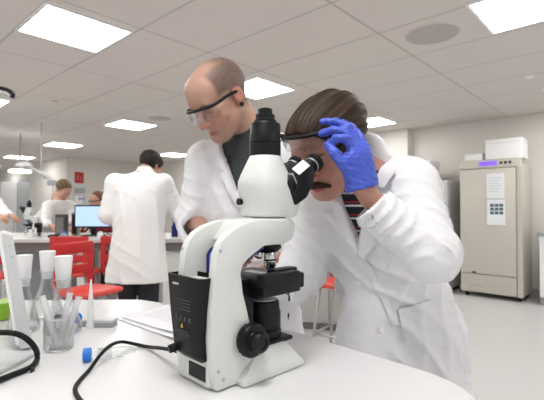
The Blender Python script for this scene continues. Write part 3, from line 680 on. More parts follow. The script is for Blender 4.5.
    fin('glass_slide', box(.155, .18, .03, .105, 1.052-Z, 1.0535-Z), 'glassware', t)
    # condenser and lamp house
    c_ = lathe([(.040, .906-Z), (.041, .925-Z), (.037, .93-Z), (.0395, .932-Z), (.0395, .966-Z), (.037, .972-Z), (.036, .988-Z), (.033, .992-Z)], 40); xf(c_, Matrix.Translation((.176, .056, 0))); fin('condenser', c_, 'black', t, smooth='auto')
    c_ = lathe([(.030, .9915-Z), (.030, .9945-Z), (.001, .996-Z)], 32); xf(c_, Matrix.Translation((.176, .056, 0))); tag(fin('condenser_lens', c_, 'lightgrey', t, smooth='auto'), 'pale lens on the condenser')
    fin('lower_plate', box(.115, .222, .005, .12, .902-Z, .912-Z, .004, 2), 'black', t)
    # nosepiece and objectives
    n_ = lathe([(.030, 1.122-Z), (.033, 1.108-Z), (.024, 1.098-Z), (.001, 1.096-Z)], 32); xf(n_, Matrix.Translation((.197, .064, 0))); fin('nosepiece', n_, 'black', t, smooth='auto')
    for (dx, dy, hgt) in ((.0, -.012, 0), (.030, .012, .016), (-.005, .030, .016), (-.026, .006, .018)):
        a = Vector((dx, dy, 0))*.75; d = Vector((dx*.6, dy*.6+.004, -.055)).normalized()
        ks = 1.35 if hgt == 0 else .9
        ob = lathe([(.0085, 0), (.0095, .002), (.0105, .010), (.0105, .024-hgt*.5), (.008, .027-hgt*.6), (.006, .034-hgt), (.003, .036-hgt), (.001, .036-hgt)], 24); xf(ob, Matrix.Scale(ks, 4))
        xf(ob, axis_m(Vector((.193, .062, 1.099-Z))+a, d)); o = fin('objective', ob, 'steel', t, smooth='auto')
        bd = lathe([(.0108, .012), (.0108, .015)], 24); xf(bd, Matrix.Scale(ks, 4)); xf(bd, axis_m(Vector((.193, .062, 1.099-Z))+a, d)); fin('colour_band', bd, 'black', o)
    # head
    def rr(cx, hx, hy, z, e=4.0, n=32):
        out = []
        for i in range(n):
            a = 2*math.pi*i/n; c, s_ = math.cos(a), math.sin(a); k = (abs(c)**e+abs(s_)**e)**(-1/e); out.append(Vector((cx+hx*c*k, .062+hy*s_*k, z-Z)))
        return out
    hb = rings_loft([rr(.198, .050, .048, 1.1795), rr(.199, .057, .053, 1.184), rr(.202, .064, .056, 1.205, 3.6), rr(.193, .062, .057, 1.242, 3.4), rr(.189, .059, .055, 1.262, 3.2), rr(.187, .053, .050, 1.278, 2.8), rr(.187, .045, .044, 1.300, 2.3), rr(.187, .0375, .0375, 1.318, 2), rr(.187, .036, .036, 1.321, 2)])
    fin('head_housing', hb, 'scope', t, smooth='auto')
    c_ = lathe([(.040, 1.176-Z), (.040, 1.181-Z)], 32); xf(c_, Matrix.Translation((.198, .062, 0))); fin('head_ring', c_, 'black', t)
    ct = lathe([(.036, 1.320-Z), (.0365, 1.323-Z), (.0365, 1.348-Z), (.0350, 1.349-Z), (.0350, 1.351-Z), (.0368, 1.352-Z), (.0368, 1.372-Z), (.0355, 1.374-Z), (.0355, 1.394-Z), (.033, 1.398-Z), (.026, 1.399-Z), (.026, 1.405-Z), (.0225, 1.407-Z), (.0225, 1.418-Z), (.017, 1.4195-Z), (.017, 1.431-Z), (.013, 1.433-Z), (.001, 1.433-Z)], 40)
    xf(ct, Matrix.Translation((.187, .062, 0))); fin('camera_tube', ct, 'black', t, smooth='auto')
    for k in range(4):
        a = -1.05+k*.11; m_ = box(-.0012, .0012, -.0004, .0004, 0, .005); xf(m_, Matrix.Translation((.187+.0369*math.cos(a), .062+.0369*math.sin(a), 1.358-Z)) @ Matrix.Rotation(a+math.pi/2, 4, 'Z')); fin('scale_mark', m_, 'white_plastic', t)
    kb = lathe([(.007, 0), (.008, .012), (.001, .013)], 16); xf(kb, axis_m((.140, .088, 1.215-Z), (-1, .2, 0))); fin('lock_screw', kb, 'black', t, smooth='auto')
    kb = lathe([(.005, 0), (.0055, .01), (.001, .011)], 12); xf(kb, axis_m((.222, .05, 1.372-Z), (1, -.3, 0))); fin('clamp_screw', kb, 'black', t, smooth='auto')
    # binocular
    an = math.radians(32); D = Vector((math.cos(an), 0, math.sin(an))); N = Vector((-math.sin(an), 0, math.cos(an)))
    Mb = Matrix(((D.x, 0, N.x, 0), (0, 1, 0, 0), (D.z, 0, N.z, 0), (0, 0, 0, 1))); Mb.translation = Vector((.254, .056, 1.268-Z))
    bb = prism([(-.055, -.040), (-.01, -.044), (.030, -.026), (.046, -.008), (.048, .020), (.038, .030), (-.03, .030), (-.05, .018)], -.056, .056, .008, 3); xf(bb, Mb); fin('binocular_housing', bb, 'black', t, smooth='auto')
    lb = box(-.016, .020, -.0505, -.0495, .0, .020); 
    lb2 = box(-.022, .024, -.011, .012, .0, .0016, .001); lb.free(); xf(lb2, Mb @ Matrix.Translation((.006, -.0545, .0275)) @ Matrix.Rotation(math.radians(48), 4, 'X')); tag(fin('white_label', lb2, 'white_plastic', t), 'white label plate')
    hl = box(-.03, -.026, -.057, .057, .0, .0305); xf(hl, Mb); fin('seam_strip', hl, 'grey', t)
    for y in (-.031, .031):
        e_ = lathe([(.022, .03), (.0225, .050), (.018, .048), (.018, .056), (.0195, .058), (.0195, .074), (.0235, .078), (.024, .086), (.020, .090), (.014, .0895), (.013, .084), (.001, .084)], 32)
        xf(e_, Mb @ Matrix.Translation((0, y, .003)) @ Matrix.Rotation(math.pi/2, 4, 'Y')); o = fin('eyepiece', e_, 'rubber', t, smooth='auto')
        r_ = lathe([(.0198, .0), (.0205, .001), (.0205, .004), (.0198, .005)], 32); xf(r_, Mb @ Matrix.Translation((.066, y, .003)) @ Matrix.Rotation(math.pi/2, 4, 'Y')); tag(fin('silver_ring', r_, 'grey_metal', o, smooth='auto'), 'thin silver ring')
    jp = lathe([(.006, 0), (.007, .002), (.007, .005), (.005, .006), (.001, .006)], 24); xf(jp, Mb @ Matrix.Translation((-.034, -.057, .0)) @ Matrix.Rotation(math.pi/2, 4, 'X')); fin('pivot_cap', jp, 'black', t, smooth='auto')
    return t
scope = make_scope(); scope.location = (-.106, .79, TZ); scope.rotation_euler = (0, 0, math.radians(44.5))
tag(scope, 'large white and black laboratory microscope standing on the white front table', 'microscope')
s2 = copy_tree(scope); s2.location = (-2.50, 4.50, .9); s2.rotation_euler = (0, 0, math.radians(170)); s2.scale = (.66,)*3
tag(s2, 'small distant microscope on the far bench beside the leaning person', 'microscope')
# ================================================================ things on the front table
cb = fin('power_cable', tube([pz(183, 351, .895)+Vector((-.002, -.01, 0)), px(172, 350, .92), px(160, 348, .975), pz(146, 346.5, .855), pz(124, 342, .862), px(112, 344.5, .975), px(101, 354, .925), pz(90, 369, .856), pz(80, 380, .8545), pz(75, 389, .8545), pz(81, 401, .8545), pz(100, 420, .8545)], .0042, 10), 'rubber', smooth=True)
tag(cb, 'black power cable snaking across the table to the back of the microscope', 'cable')
cb = fin('curved_cable', tube([px(-60, 345, .84), px(-25, 336, .87), px(2, 332.5, .89), px(20, 335, .905), px(33, 345, .92), pz(37.5, 357, .860), pz(31, 367, .8565), pz(12, 375, .8565), pz(-8, 383, .8565), pz(-30, 392, .8565)], .0062, 12), 'rubber', smooth=True)
tag(cb, 'thick black cable looping in from the left edge of the table', 'cable')
cc = empty('cable_clip', pz(27, 372, TZ)); tag(cc, 'tiny clear and black clip lying under the looped cable', 'clip')
fin('clip_body', box(-.012, .012, -.006, .006, 0, .004, .001), 'frosted', cc); fin('clip_pin', box(.010, .013, -.006, .006, 0, .01), 'black', cc)
# flasks with white stoppers
def flask(u, vtop, y, s, lab, stop_h=.055, liquid=None):
    r = px(u, vtop, y); H = r.z-TZ-.066
    t = empty('conical_flask', (r.x, r.y, TZ)); tag(t, lab, 'flask', 'conical flasks with white stoppers')
    R = .05*s; nk = .0185*s
    prof = [(R*.8, .001), (R*.97, .005), (R, .014), (R*.93, .03), (nk*1.25, H*.66), (nk, H*.74), (nk, H*.96), (nk*1.14, H)]
    inner = [(a-.0016, b) for a, b in prof[::-1]]; inner[-1] = (R*.78, .004)
    fin('glass_body', lathe(prof+inner, 36), 'glassware', t, smooth='auto')
    fin('stopper', lathe([(nk*.8, H-.022), (nk*.95, H-.002), (nk*1.05, H+.002), (nk*1.33, H+.064), (nk*1.30, H+.066), (.001, H+.066)], 32), 'white_plastic', t, smooth='auto')
    rg = tube([(nk*1.16*math.cos(a), nk*1.16*math.sin(a), H) for a in np.linspace(0, 2*math.pi, 25)], .0016, 6, 1); fin('rim', rg, 'glassware', t, smooth=True)
    return t
flask(24.5, 255, 1.18, .86, 'stoppered conical flask next to the grey tilted slab, leftmost flask')
flask(47.5, 251, 1.34, .98, 'stoppered conical flask with tallest stopper, middle of the three flasks')
flask(63.5, 256, 1.17, 1.0, 'stoppered conical flask with widest stopper, nearest the microscope')
bk = empty('glass_beaker', (-.530, 1.035, TZ)); tag(bk, 'low glass beaker holding leaning test tubes', 'beaker')
fin('glass_body', lathe([(.030, .001), (.034, .004), (.0345, .075), (.037, .08), (.0355, .08), (.033, .074), (.0325, .006), (.001, .005)], 36), 'glassware', bk, smooth='auto')
rg = tube([(.036*math.cos(a), .036*math.sin(a), .08) for a in np.linspace(0, 2*math.pi, 25)], .0014, 6, 1); fin('rim', rg, 'frosted', bk, smooth=True)
for (u0, v0, y0, u1, v1, y1, lab) in ((60, 350, 1.045, 70, 293, 1.06, 'test tube leaning right, second from the right in the beaker'), (64, 351, 1.028, 79, 297, 1.03, 'test tube leaning furthest right in the beaker'), (57, 352, 1.022, 42, 296, 1.02, 'test tube leaning left in the beaker, its end near the middle flask'), (55, 348, 1.050, 49, 303, 1.065, 'short upright test tube at the back of the beaker')):
    a = px(u0, v0, y0); b_ = px(u1, v1, y1); a.z = max(a.z, TZ+.014); d = (b_-a); Ln = d.length
    b2 = lathe([(.001, 0), (.004, .001), (.007, .006), (.0075, .012), (.0075, Ln-.004), (.0088, Ln), (.0068, Ln), (.0066, .012), (.001, .004)], 16); o = fin('test_tube', b2, 'frosted', smooth='auto'); o.matrix_world = axis_m(a, d)
    tag(o, lab, 'test tube', 'test tubes in the beaker')
o = fin('pipette_tip', lathe([(.0125, 0), (.0125, .008), (.0105, .02), (.0085, .06), (.004, .115), (.0018, .14), (.0008, .14)], 20), 'white_plastic', smooth='auto'); o.location = pz(90.5, 327, TZ)
tag(o, 'white pointed pipette tip standing upright on the table', 'pipette tip')
t = empty('slide_box', pz(106, 326, TZ), -.05); tag(t, 'small flat grey box with paler lid lying behind the pipette tip', 'box')
fin('body', box(-.027, .027, -.02, .02, 0, .013, .002), 'grey', t); fin('lid', box(-.028, .028, -.021, .021, .0135, .022, .002), 'lightgrey', t)
t = empty('slide_case', pz(83, 326, TZ)); tag(t, 'tiny dark grey case between the test tubes and the pipette tip', 'box'); fin('body', box(-.012, .010, -.012, .012, 0, .011, .001), 'grey', t); fin('lid', box(-.0125, .0105, -.0125, .0125, .0112, .014, .001), 'bench_dark', t)
def cap_tube(p, d, r, L_, lab, z=0.0):
    m_ = axis_m(p, d); t = empty('sample_tube'); t.matrix_world = m_; tag(t, lab, 'sample tube', 'sample tubes with blue caps')
    c_ = lathe([(r*1.15, 0), (r*1.3, .001), (r*1.3, .016), (r*1.2, .018), (r*.9, .018), (r*.9, .016), (.001, .016)], 24); fin('cap', c_, 'blue_cap', t, smooth='auto')
    fin('tube_body', lathe([(r, .018), (r, L_-.02), (r*.5, L_-.003), (.001, L_)], 24), 'glassware', t, smooth='auto')
    fin('label', lathe([(r*1.02, .030), (r*1.02, .062)], 24, False), 'frosted', t, smooth='auto')
    return t
p = pz(83, 355, TZ+.0155); t = cap_tube(p, Vector((.115, .035, 0)), .0115, .115, 'clear sample tube with blue cap lying nearest on the table')
text_on('printed_text', '15 ml', .008, 'ink', t, None, mtx=Matrix.Translation((-.0119, 0, .046)) @ Matrix(((0, 0, -1, 0), (0, -1, 0, 0), (-1, 0, 0, 0), (0, 0, 0, 1))) @ Matrix.Rotation(math.pi, 4, 'Z')) if False else None
for k in range(5): 
    a = 2.6; g = box(-.0006, .0006, -.0018, .0018, .034+k*.005, .0365+k*.005); xf(g, Matrix.Rotation(-1.2, 4, 'Z') @ Matrix.Translation((-.0119, 0, 0))); fin('printed_mark', g, 'ink', t)
cap_tube(pz(77, 318, TZ+.0155), Vector((-.05, .09, 0)), .0115, .10, 'sample tube lying behind the test tubes, its blue cap facing the camera')
# papers
def sheet(name, pts, z, lab, curl):
    P = [pz(u, v, TZ) for u, v in pts]; n = 14; bm = bmesh.new(); g = []
    for i in range(n+1):
        row = []
        for j in range(n+1):
            s_, t_ = i/n, j/n; p = (P[0]*(1-s_)+P[1]*s_)*(1-t_)+(P[3]*(1-s_)+P[2]*s_)*t_
            row.append(bm.verts.new((p.x, p.y, TZ+z+.0004+curl*max(0, 1-((s_)**2+(1-t_)**2)*5)+.0010*math.sin(7*s_+3*t_)*curl*60*.2+.0008)))
        g.append(row)
    for i in range(n):
        for j in range(n): bm.faces.new((g[i][j], g[i+1][j], g[i+1][j+1], g[i][j+1]))
    r = bmesh.ops.extrude_face_region(bm, geom=bm.faces[:])
    for q_ in r['geom']:
        if isinstance(q_, bmesh.types.BMVert): q_.co.z += .0012
    t = empty(name, P[0]); tag(t, lab, 'paper', 'sheets of paper on the table')
    fin('sheet', bm, 'paper', t, smooth='auto', off=P[0])
    for k in range(8):
        s0 = .30+.07*k; a = P[0]*(1-s0)+P[1]*s0; b_ = P[3]*(1-s0)+P[2]*s0; ln = bmesh.new(); q1 = a.lerp(b_, .12); q2 = a.lerp(b_, .8-.1*(k % 3)); d = (P[1]-P[0]).normalized()*.0012
        vs = [ln.verts.new(Vector((v.x, v.y, TZ+z+.0028))) for v in (q1, q2, q2+d, q1+d)]; ln.faces.new(vs); fin('printed_line', ln, 'ink', t, off=P[0])
    return t
sheet('paper_sheet', ((118, 320), (170, 308), (235, 322), (190, 346)), .0005, 'lowest white sheet of paper curling at its corner left of the microscope', .004)
sheet('paper_sheet', ((120, 318.5), (168, 306.5), (232, 320), (192, 342)), .0045, 'uppermost printed white sheet of paper left of the microscope', .006)
# tilted grey slab (display) on its foot
t = empty('tablet_display', (-.60, 1.02, TZ)); L0 = Vector(t.location); q = lambda u, v, y: px(u, v, y)-L0
tag(t, 'pale grey tilted display slab at the left edge, seen from its side', 'display')
def prism_pts(A, B, bevel=.003):
    bm = rings_loft([A, B]); bev(bm, bevel, 2, 20); return bm
W_ = Vector((-.085, .130, 0))
A = [q(2, 233, .98), q(12.5, 235, .99), q(33, 347, 1.0), q(20, 349, .99)]
fin('casing', prism_pts([v for v in A], [v+W_ for v in A]), 'lightgrey', t, smooth='auto')
A2 = [q(-3, 236, .975), q(1.8, 234.5, .979), q(19, 347, .989), q(15, 345, .985)]
fin('back_cover', prism_pts([v+Vector((-.001, .004, 0)) for v in A2], [v+W_ for v in A2], .002), 'white_plastic', t, smooth='auto')
fp = [pz(u, v, .862)-L0 for u, v in ((35, 345), (36, 351), (18, 361), (-25, 381), (-45, 376), (-10, 352), (18, 343))]
ft = slab([(v.x, v.y) for v in fp], .001, .011, .003); fin('foot', ft, 'lightgrey', t, smooth='auto')
for v_ in ((9.5, 246), (12, 257)):
    o_ = lathe([(.0018, 0), (.0018, .001), (.0004, .0012)], 10); xf(o_, axis_m(q(v_[0], v_[1], .985), (.5, -.9, 0))); fin('screw', o_, 'grey', t)
# bottle with green liquid behind the slab
p = pz(2, 332, TZ); p = Vector((-.86, 1.32, TZ)); t = empty('green_liquid_bottle', p); tag(t, 'clear bottle of bright green liquid with dark cap at the left edge', 'bottle')
fin('glass_body', lathe([(.04, .001), (.044, .004), (.044, .095), (.02, .11), (.02, .12)], 32), 'glassware', t, smooth='auto'); fin('liquid', lathe([(.04, .004), (.0425, .008), (.0425, .055), (.001, .056)], 32), 'green', t, smooth='auto')
# resting on its own side arm
cp = lathe([(.011, 0), (.011, .016), (.001, .017)], 20); xf(cp, Matrix.Translation((.052, -.01, .06))); fin('dark_stopper', cp, 'black', t, smooth='auto')
sa = tube([(.04, -.005, .03), (.052, -.01, .04), (.052, -.01, .06)], .007, 10); fin('side_arm', sa, 'glassware', t, smooth=True)
# ================================================================ people
def P3(v): return tuple(v)
def build_body(root, head, torso, u, arms, legs, extra=(), res=.009, hres=.0034, hands=(), sleeve=None, skin_m='skin', mixk=.03):
    """one continuous figure: torso, limbs, neck, head and hands"""
    off = root.location; fs = [loft(torso, u)]; pts = [(s[1]+d, s[2]+e, s[0]) for s in torso for d in (-s[3], s[3]) for e in (-s[3], s[3])]
    for sh, elb, wr in arms:
        fs += [cap(sh, elb, .047, .037), cap(elb, wr, .038, .025)]; pts += [P3(sh), P3(elb), P3(wr)]
    for hp, kn, an in legs:
        toe = (an[0]+legs[0][0][0]*0, an[1], an[2]); fs += [cap(hp, kn, .08, .052), cap(kn, an, .052, .034)]; pts += [P3(hp), P3(kn), P3(an)]
    neck0 = head.w((0, -.05, -.12)); neck1 = np.array([torso[0][1], torso[0][2], torso[0][0]]) if torso[0][0] > torso[-1][0] else np.array([torso[-1][1], torso[-1][2], torso[-1][0]])
    fs += [cap(neck0, neck1, .055, .07)]; pts += [tuple(neck0)]
    for sh, elb, wr in arms: fs.append(cap(neck1, sh, .055, .055))
    f = smin(mixk, *fs); lo, hi = bounds(pts, .09)
    parts = [surface_nets(f, lo, hi, res)]
    hs = head.sdf(); c = head.w((0, -.005, -.03)); parts.append(surface_nets(hs, c-np.array([.145, .145, .165])*head.s, c+np.array([.145, .145, .165])*head.s, hres))
    for hf, hlo, hhi in hands: parts.append(surface_nets(hf, hlo, hhi, .003))
    return mesh_np('body', parts, skin_m, root, off, head.color)
def hair_cap(root, head, f, m='hair', res=.004, base=(.075, .042, .024), name='hair', freq=260):
    c = head.w((0, -.02, .02)); v = surface_nets(lambda P: f(head.loc(P))*head.s, c-np.array([.15, .15, .15])*head.s, c+np.array([.15, .15, .15])*head.s, res)
    def colr(P):
        p = head.loc(P); t = .5+.5*np.sin(np.arctan2(p[:, 0], p[:, 2]+.05)*freq*.25+2.5*wav(p, 25, 1)); t2 = .5+.5*np.sin(np.arctan2(p[:, 0], p[:, 2]+.05)*freq*.09+1.5*wav(p, 18, 4))
        return np.array(base)*(.55+.6*t*t2+.35*t2)[:, None]
    return mesh_np(name, [v], m, root, root.location, colr)
def goggles(root, head, z0, yfront, drop, tilt=0.0):
    """safety glasses: top frame and arms, clear wrap lens"""
    def wpt(p): return Vector(head.w(p))-Vector(root.location)
    zt = z0+tilt
    path = [(-.083, -.02, z0-.006), (-.080, .03, z0), (-.074, .07, z0+tilt*.6), (-.060, yfront-.018, zt), (-.035, yfront-.004, zt+.002), (0, yfront+.002, zt+.003), (.035, yfront-.004, zt+.002), (.060, yfront-.018, zt), (.074, .07, z0+tilt*.6), (.080, .03, z0), (.083, -.02, z0-.006)]
    fr = tube([wpt(p) for p in path], .0034, 8, 6, flat=1.6); g = fin('safety_glasses', fr, 'rubber', root, smooth=True)
    bm = bmesh.new(); n = 24; rows = []
    for i in range(n+1):
        a = -1+2*i/n; x = .068*math.sin(a*1.25)/math.sin(1.25); y = yfront+.004-.045*(abs(a)**2.4); r = []
        for j in range(7):
            s_ = j/6; dz = drop*s_*(1-.30*max(0, 1-(abs(a)/.22)**2)); r.append(bm.verts.new(wpt((x, y+.004*math.sin(s_*3), zt-dz*(1-.25*abs(a)**4)))))
        rows.append(r)
    for i in range(n):
        for j in range(6): bm.faces.new((rows[i][j], rows[i+1][j], rows[i+1][j+1], rows[i][j+1]))
    r = bmesh.ops.solidify(bm, geom=bm.faces[:], thickness=.0012)
    fin('lens', bm, 'lens', g, smooth='auto')
    return g
def sleeve(a, b, c, ra, rb, rc, seed, amp=.007):
    ax1 = nz(np.array(b)-np.array(a)); ax2 = nz(np.array(c)-np.array(b)); bb = np.array(b)
    def d1(h, P): return folds(P, ax1+.5*np.cross(ax1, [0, 0, 1]), 62, amp, seed)*(.35+.85*h)+folds(P, ax1-.6*np.cross(ax1, [0, 1, 0]), 100, amp*.45, seed+2)
    def d2(h, P): return folds(P, ax2+.4*np.cross(ax2, [0, 1, 0]), 58, amp, seed+5)*(1.15-.7*h)+folds(P, ax2-.5*np.cross(ax2, [0, 0, 1]), 95, amp*.45, seed+8)
    return smin(.03, cap(a, b, ra, rb, d1), cap(b, c, rb, rc, d2))
def cut(f, p, n):                              # keep the side where (P-p).n < 0
    p = np.array(p, float); n = nz(n); return lambda P: np.maximum(f(P), (P-p)@n)
def shoes(root, feet, m='shoe'):
    for (x, y, ang) in feet:
        d = Vector((math.cos(ang), math.sin(ang), 0)); f = smin(.03, cap(Vector((x, y, .05))-d*.04, Vector((x, y, .035))+d*.16, .045, .038), cap((x, y, .05), (x, y, .09), .045, .045))
        f = cut(f, (0, 0, .003), (0, 0, -1)); c = Vector((x, y, .06))+d*.05
        v = surface_nets(f, np.array(c)-[.2, .2, .08], np.array(c)+[.2, .2, .1], .01); mesh_np('shoe', [v], m, root, root.location)
# ---------------------------------------------------------------- the moustached man at the eyepieces
def man_scope():
    hd = Head((.158, 1.158, 1.376), (-.61, -.55, -.50), 1.10, roll=-.06, skin=(.50, .265, .20), lip=(.45, .09, .09), kind='short')
    root = empty('person', (.40, 1.33, 0)); off = root.location
    tag(root, 'dark haired moustached person in white coat bending over the eyepieces, blue gloved hand raised', 'person')
    U = (.72, -.69)                                            # across the shoulders
    sh_l, el_l, wr_l = (.375, 1.12, 1.258), (.372, .965, 1.090), tuple(px(371, 199, .985))
    sh_r, el_r, wr_r = (.160, 1.300, 1.24), (.085, 1.270, 1.0), (.022, 1.165, .955)
    torso = [(1.29, .29, 1.245, .15, .085), (1.2, .30, 1.26, .165, .10), (1.08, .335, 1.285, .16, .105), (.98, .37, 1.31, .15, .105), (.88, .40, 1.33, .16, .11), (.80, .41, 1.34, .15, .10)]
    # gloved left hand: joints
    J = lambda u, v, y: tuple(px(u, v, y))
    rI = .0100
    palm = smin(.02, cap(J(362, 186, .985), J(357, 158, .975), .029, .025), cap(J(368, 184, .99), J(363, 150, .985), .024, .019), cap(J(356, 186, .982), J(350, 160, .972), .024, .018))
    thumb = [J(352, 178, .972), J(342, 163, .962), J(335, 154, .965), J(329, 146, .985)]
    index = [J(354, 150, .968), J(346, 138.5, .962), J(336, 138.5, .972), J(328.5, 145, .988)]
    midf = [J(357, 147, .975), J(345, 132, .985), J(333, 130, 1.0), J(322, 133.5, 1.012)]
    ring = [J(361, 145, .985), J(349, 127, .998), J(335, 121.5, 1.012), J(323, 121.5, 1.022)]
    litt = [J(366, 150, .995), J(361, 137, 1.012), J(352, 127, 1.025), J(343, 122, 1.03)]
    fs = [palm]
    for ch, r0 in ((thumb, .0135), (index, .0108), (midf, .0108), (ring, .0102), (litt, .0092)):
        k = [cap(ch[i], ch[i+1], r0*(1-.07*i), r0*(1-.07*(i+1))) for i in range(3)]; fs.append(smin(.004, *k))
    web = cap(J(352, 172, .972), J(352, 156, .968), .016, .014)
    cuff = cap(J(360, 190, .985), J(363, 183, .985), .031, .028)
    gl = smin(.007, *fs, web); gl = smin(.012, gl, cuff)
    wr_pos = np.array(J(364, 192, .985)); gl0 = cut(gl, wr_pos+np.array([0, 0, .008]), np.array([.25, 0, -1]))
    crease = lambda P: gl0(P)+folds(P, (.3, .1, 1), 230, .0016, 2, 3, 2)+folds(P, (1, .1, .4), 170, .0011, 5, 3, 2)
    allp = [p for ch in (thumb, index, midf, ring, litt) for p in ch]+[J(371, 196, 1.0), J(347, 190, .97)]
    lo, hi = bounds(allp, .035)
    v = surface_nets(crease, lo, hi, .0024); g = mesh_np('glove', [v], 'glove', root, off); tag(g, 'blue glove pinching the glasses')
    cf = tube([Vector(J(361, 188, .985))+Vector((.034*math.cos(a)*.95, .031*math.sin(a), .010*math.cos(a)))-Vector(off) for a in np.linspace(0, 2*math.pi, 21)], .0026, 8, 3); fin('cuff_bead', cf, 'glove', g, smooth=True)
    # right hand (gloved too) resting at the stage, fingers round the focus drive
    hd_dir = (-.9, -.25, .0); hf = hand_sdf(wr_r, hd_dir, (-.2, -.4, .7), .55, .92)
    lo, hi = bounds([wr_r, tuple(np.array(wr_r)+nz(hd_dir)*.17)], .06)
    v = surface_nets(lambda P: hf(P)-.001, lo, hi, .003); mesh_np('glove', [v], 'glove', root, off)
    # body with bare forearm end; skinny hands inside the gloves
    ih = smin(.01, cap(wr_l, J(360, 184, .985), .026, .024), cap(J(360, 184, .985), J(358, 158, .978), .022, .018))
    lo2, hi2 = bounds([wr_l, J(358, 158, .978)], .05)
    build_body(root, hd, torso, U, [(sh_l, el_l, wr_l), (sh_r, el_r, wr_r)], [((.34, 1.32, .82), (.35, 1.32, .48), (.38, 1.38, .08)), ((.47, 1.42, .82), (.50, 1.34, .46), (.62, 1.55, .08))], hands=[(ih, lo2, hi2)])
    # hair: combed back
    def hair(p):
        x, y, z = p.T
        e = smin(.03, ell((0, -.026, .040), (.090, .112, .089)), ell((0, .046, .052), (.066, .064, .054)))(p)
        st = np.sin(np.arctan2(x, z+.05)*62+1.8*wav(p, 22, 1))*.0016+np.sin(np.arctan2(x, z+.05)*23+2*wav(p, 14, 3))*.0022
        e = e+st
        lim = (y-.074)*.75-(z-.046)*.60           # hairline across the forehead, falling to the temples
        lim2 = -(z+.02)-np.maximum(-(y+.045), 0)*1.1                    # lower edge, lower at the nape
        ear = .034-np.sqrt((y+.006)**2+(z+.012)**2)
        d = np.maximum(e, lim); d = np.maximum(d, lim2); d = np.maximum(d, np.where(np.abs(x) > .05, ear, -1))
        sb_ = ell((.0, .026, -.012), (.0835, .009, .03))(p)
        return np.minimum(d, sb_)
    hair_cap(root, hd, hair, res=.0032, base=(.040, .023, .014))
    mo_ = smin(.006, *[cap((q*.003, .1015, -.0595), (q*.035, .082, -.072), .0092, .0045) for q in (-1, 1)])
    c = hd.w((0, .095, -.063)); v = surface_nets(lambda P: (mo_(hd.loc(P))+.0012*np.sin(hd.loc(P)[:, 0]*1400))*hd.s, c-.05, c+.05, .002); mesh_np('moustache', [v], 'brown', root, off)
    for q in (-1, 1):
        eb = smin(.004, cap((q*.018, .0935, .014), (q*.036, .089, .0205), .0042, .0042), cap((q*.036, .089, .0205), (q*.050, .075, .016), .0042, .0024))
        c = hd.w((q*.033, .088, .016)); v = surface_nets(lambda P: eb(hd.loc(P))*hd.s, c-.035, c+.035, .002); mesh_np('eyebrow', [v], 'brown', root, off)
    goggles(root, hd, .030, .106, .034, tilt=.038)
    # shirt under the coat
    tee = loft([(s[0]+(.012 if i == 0 else 0), s[1], s[2], s[3]+.012, s[4]+.012) for i, s in enumerate(torso)], U); tee = smin(.03, tee, cap((.275, 1.23, 1.265), (.268, 1.218, 1.295), .066, .058))
    lo, hi = bounds([(.12, 1.05, .95), (.48, 1.46, 1.34)], .02); v = surface_nets(tee, lo, hi, .008); mesh_np('striped_shirt', [v], 'stripes', root, off)
    # trousers
    tr = smin(.05, cap((.35, 1.32, .84), (.35, 1.32, .48), .10, .075), cap((.35, 1.32, .48), (.38, 1.38, .10), .075, .065), cap((.46, 1.40, .84), (.50, 1.34, .46), .10, .075), cap((.50, 1.34, .46), (.62, 1.55, .10), .075, .065), ell((.40, 1.34, .88), (.15, .12, .12)))
    lo, hi = bounds([(.26, 1.17, .1), (.62, 1.55, .95)], .12); v = surface_nets(tr, lo, hi, .012); mesh_np('trousers', [v], 'dark_cloth', root, off)
    shoes(root, [(.38, 1.38, math.pi+.78), (.62, 1.55, math.pi+.78)])
    # the coat
    tors = [(1.335, .300, 1.245, .12, .075), (1.30, .300, 1.245, .165, .10), (1.22, .305, 1.255, .187, .127), (1.1, .325, 1.275, .186, .140), (1.0, .352, 1.29, .172, .142), (.92, .385, 1.31, .176, .142), (.84, .41, 1.32, .192, .155), (.72, .42, 1.33, .190, .165), (.56, .43, 1.34, .200, .18)]
    lf = loft(tors, U)
    body = lambda P: lf(P)+folds(P, (.55, -.3, .75), 40, .014, 1, 2.4)+folds(P, (.9, .5, -.15), 44, .015, 4, 2.2)*sm(1.1-P[:, 2], 0, .2)+folds(P, (.2, .6, .6), 90, .005, 9, 3)
    sl_l = sleeve(sh_l, el_l, tuple(px(375, 209, .978)), .066, .057, .052, 1, .017)
    sl_l = cut(sl_l, np.array(px(372, 203, .98)), np.array(px(366, 192, .98))-np.array(el_l))
    sl_r = sleeve(sh_r, el_r, tuple(np.array(wr_r)), .078, .066, .048, 7, .017)
    coat = smin(.05, body, cap((.30, 1.25, 1.27), sh_l, .085, .070), cap((.29, 1.26, 1.27), sh_r, .08, .076), cap((.27, 1.21, .90), (.235, 1.20, .66), .07, .09)); coat = smin(.04, coat, sl_l); coat = smin(.04, coat, sl_r)
    collar = cap((.292, 1.240, 1.30), (.268, 1.220, 1.352), .088, .076); coat = smin(.02, coat, collar)
    nb, nt_ = np.array([.295, 1.245, 1.25]), hd.w((0, -.055, -.10)); hole = cap(nb, nt_+(nt_-nb)*.6, .060, .062)
    uu = np.array([.72, -.69, 0]); ff = np.array([-.69, -.72, 0]); ax0 = np.array([.29, 1.24, 0])
    def vee(P):
        q = P-ax0; r = q@uu+.0; fwd = q@ff; hgt = P[:, 2]-1.105; return np.maximum((np.abs(r-.012)-hgt*.36)*.93, -fwd+.02)
    coat = sub(coat, hole, .012); coat = sub(coat, vee, .008)
    coat = sub(coat, cap(px(378, 214, .972), px(362, 186, .985), .040, .047), .006)      # hollow cuff
    coat = cut(coat, (0, 0, .57), (0, 0, -1))
    lo, hi = bounds([(.0, .90, .58), (.66, 1.56, 1.42)], .03); v = surface_nets(coat, lo, hi, .0062); co = mesh_np('lab_coat', [v], 'coat', root, off)
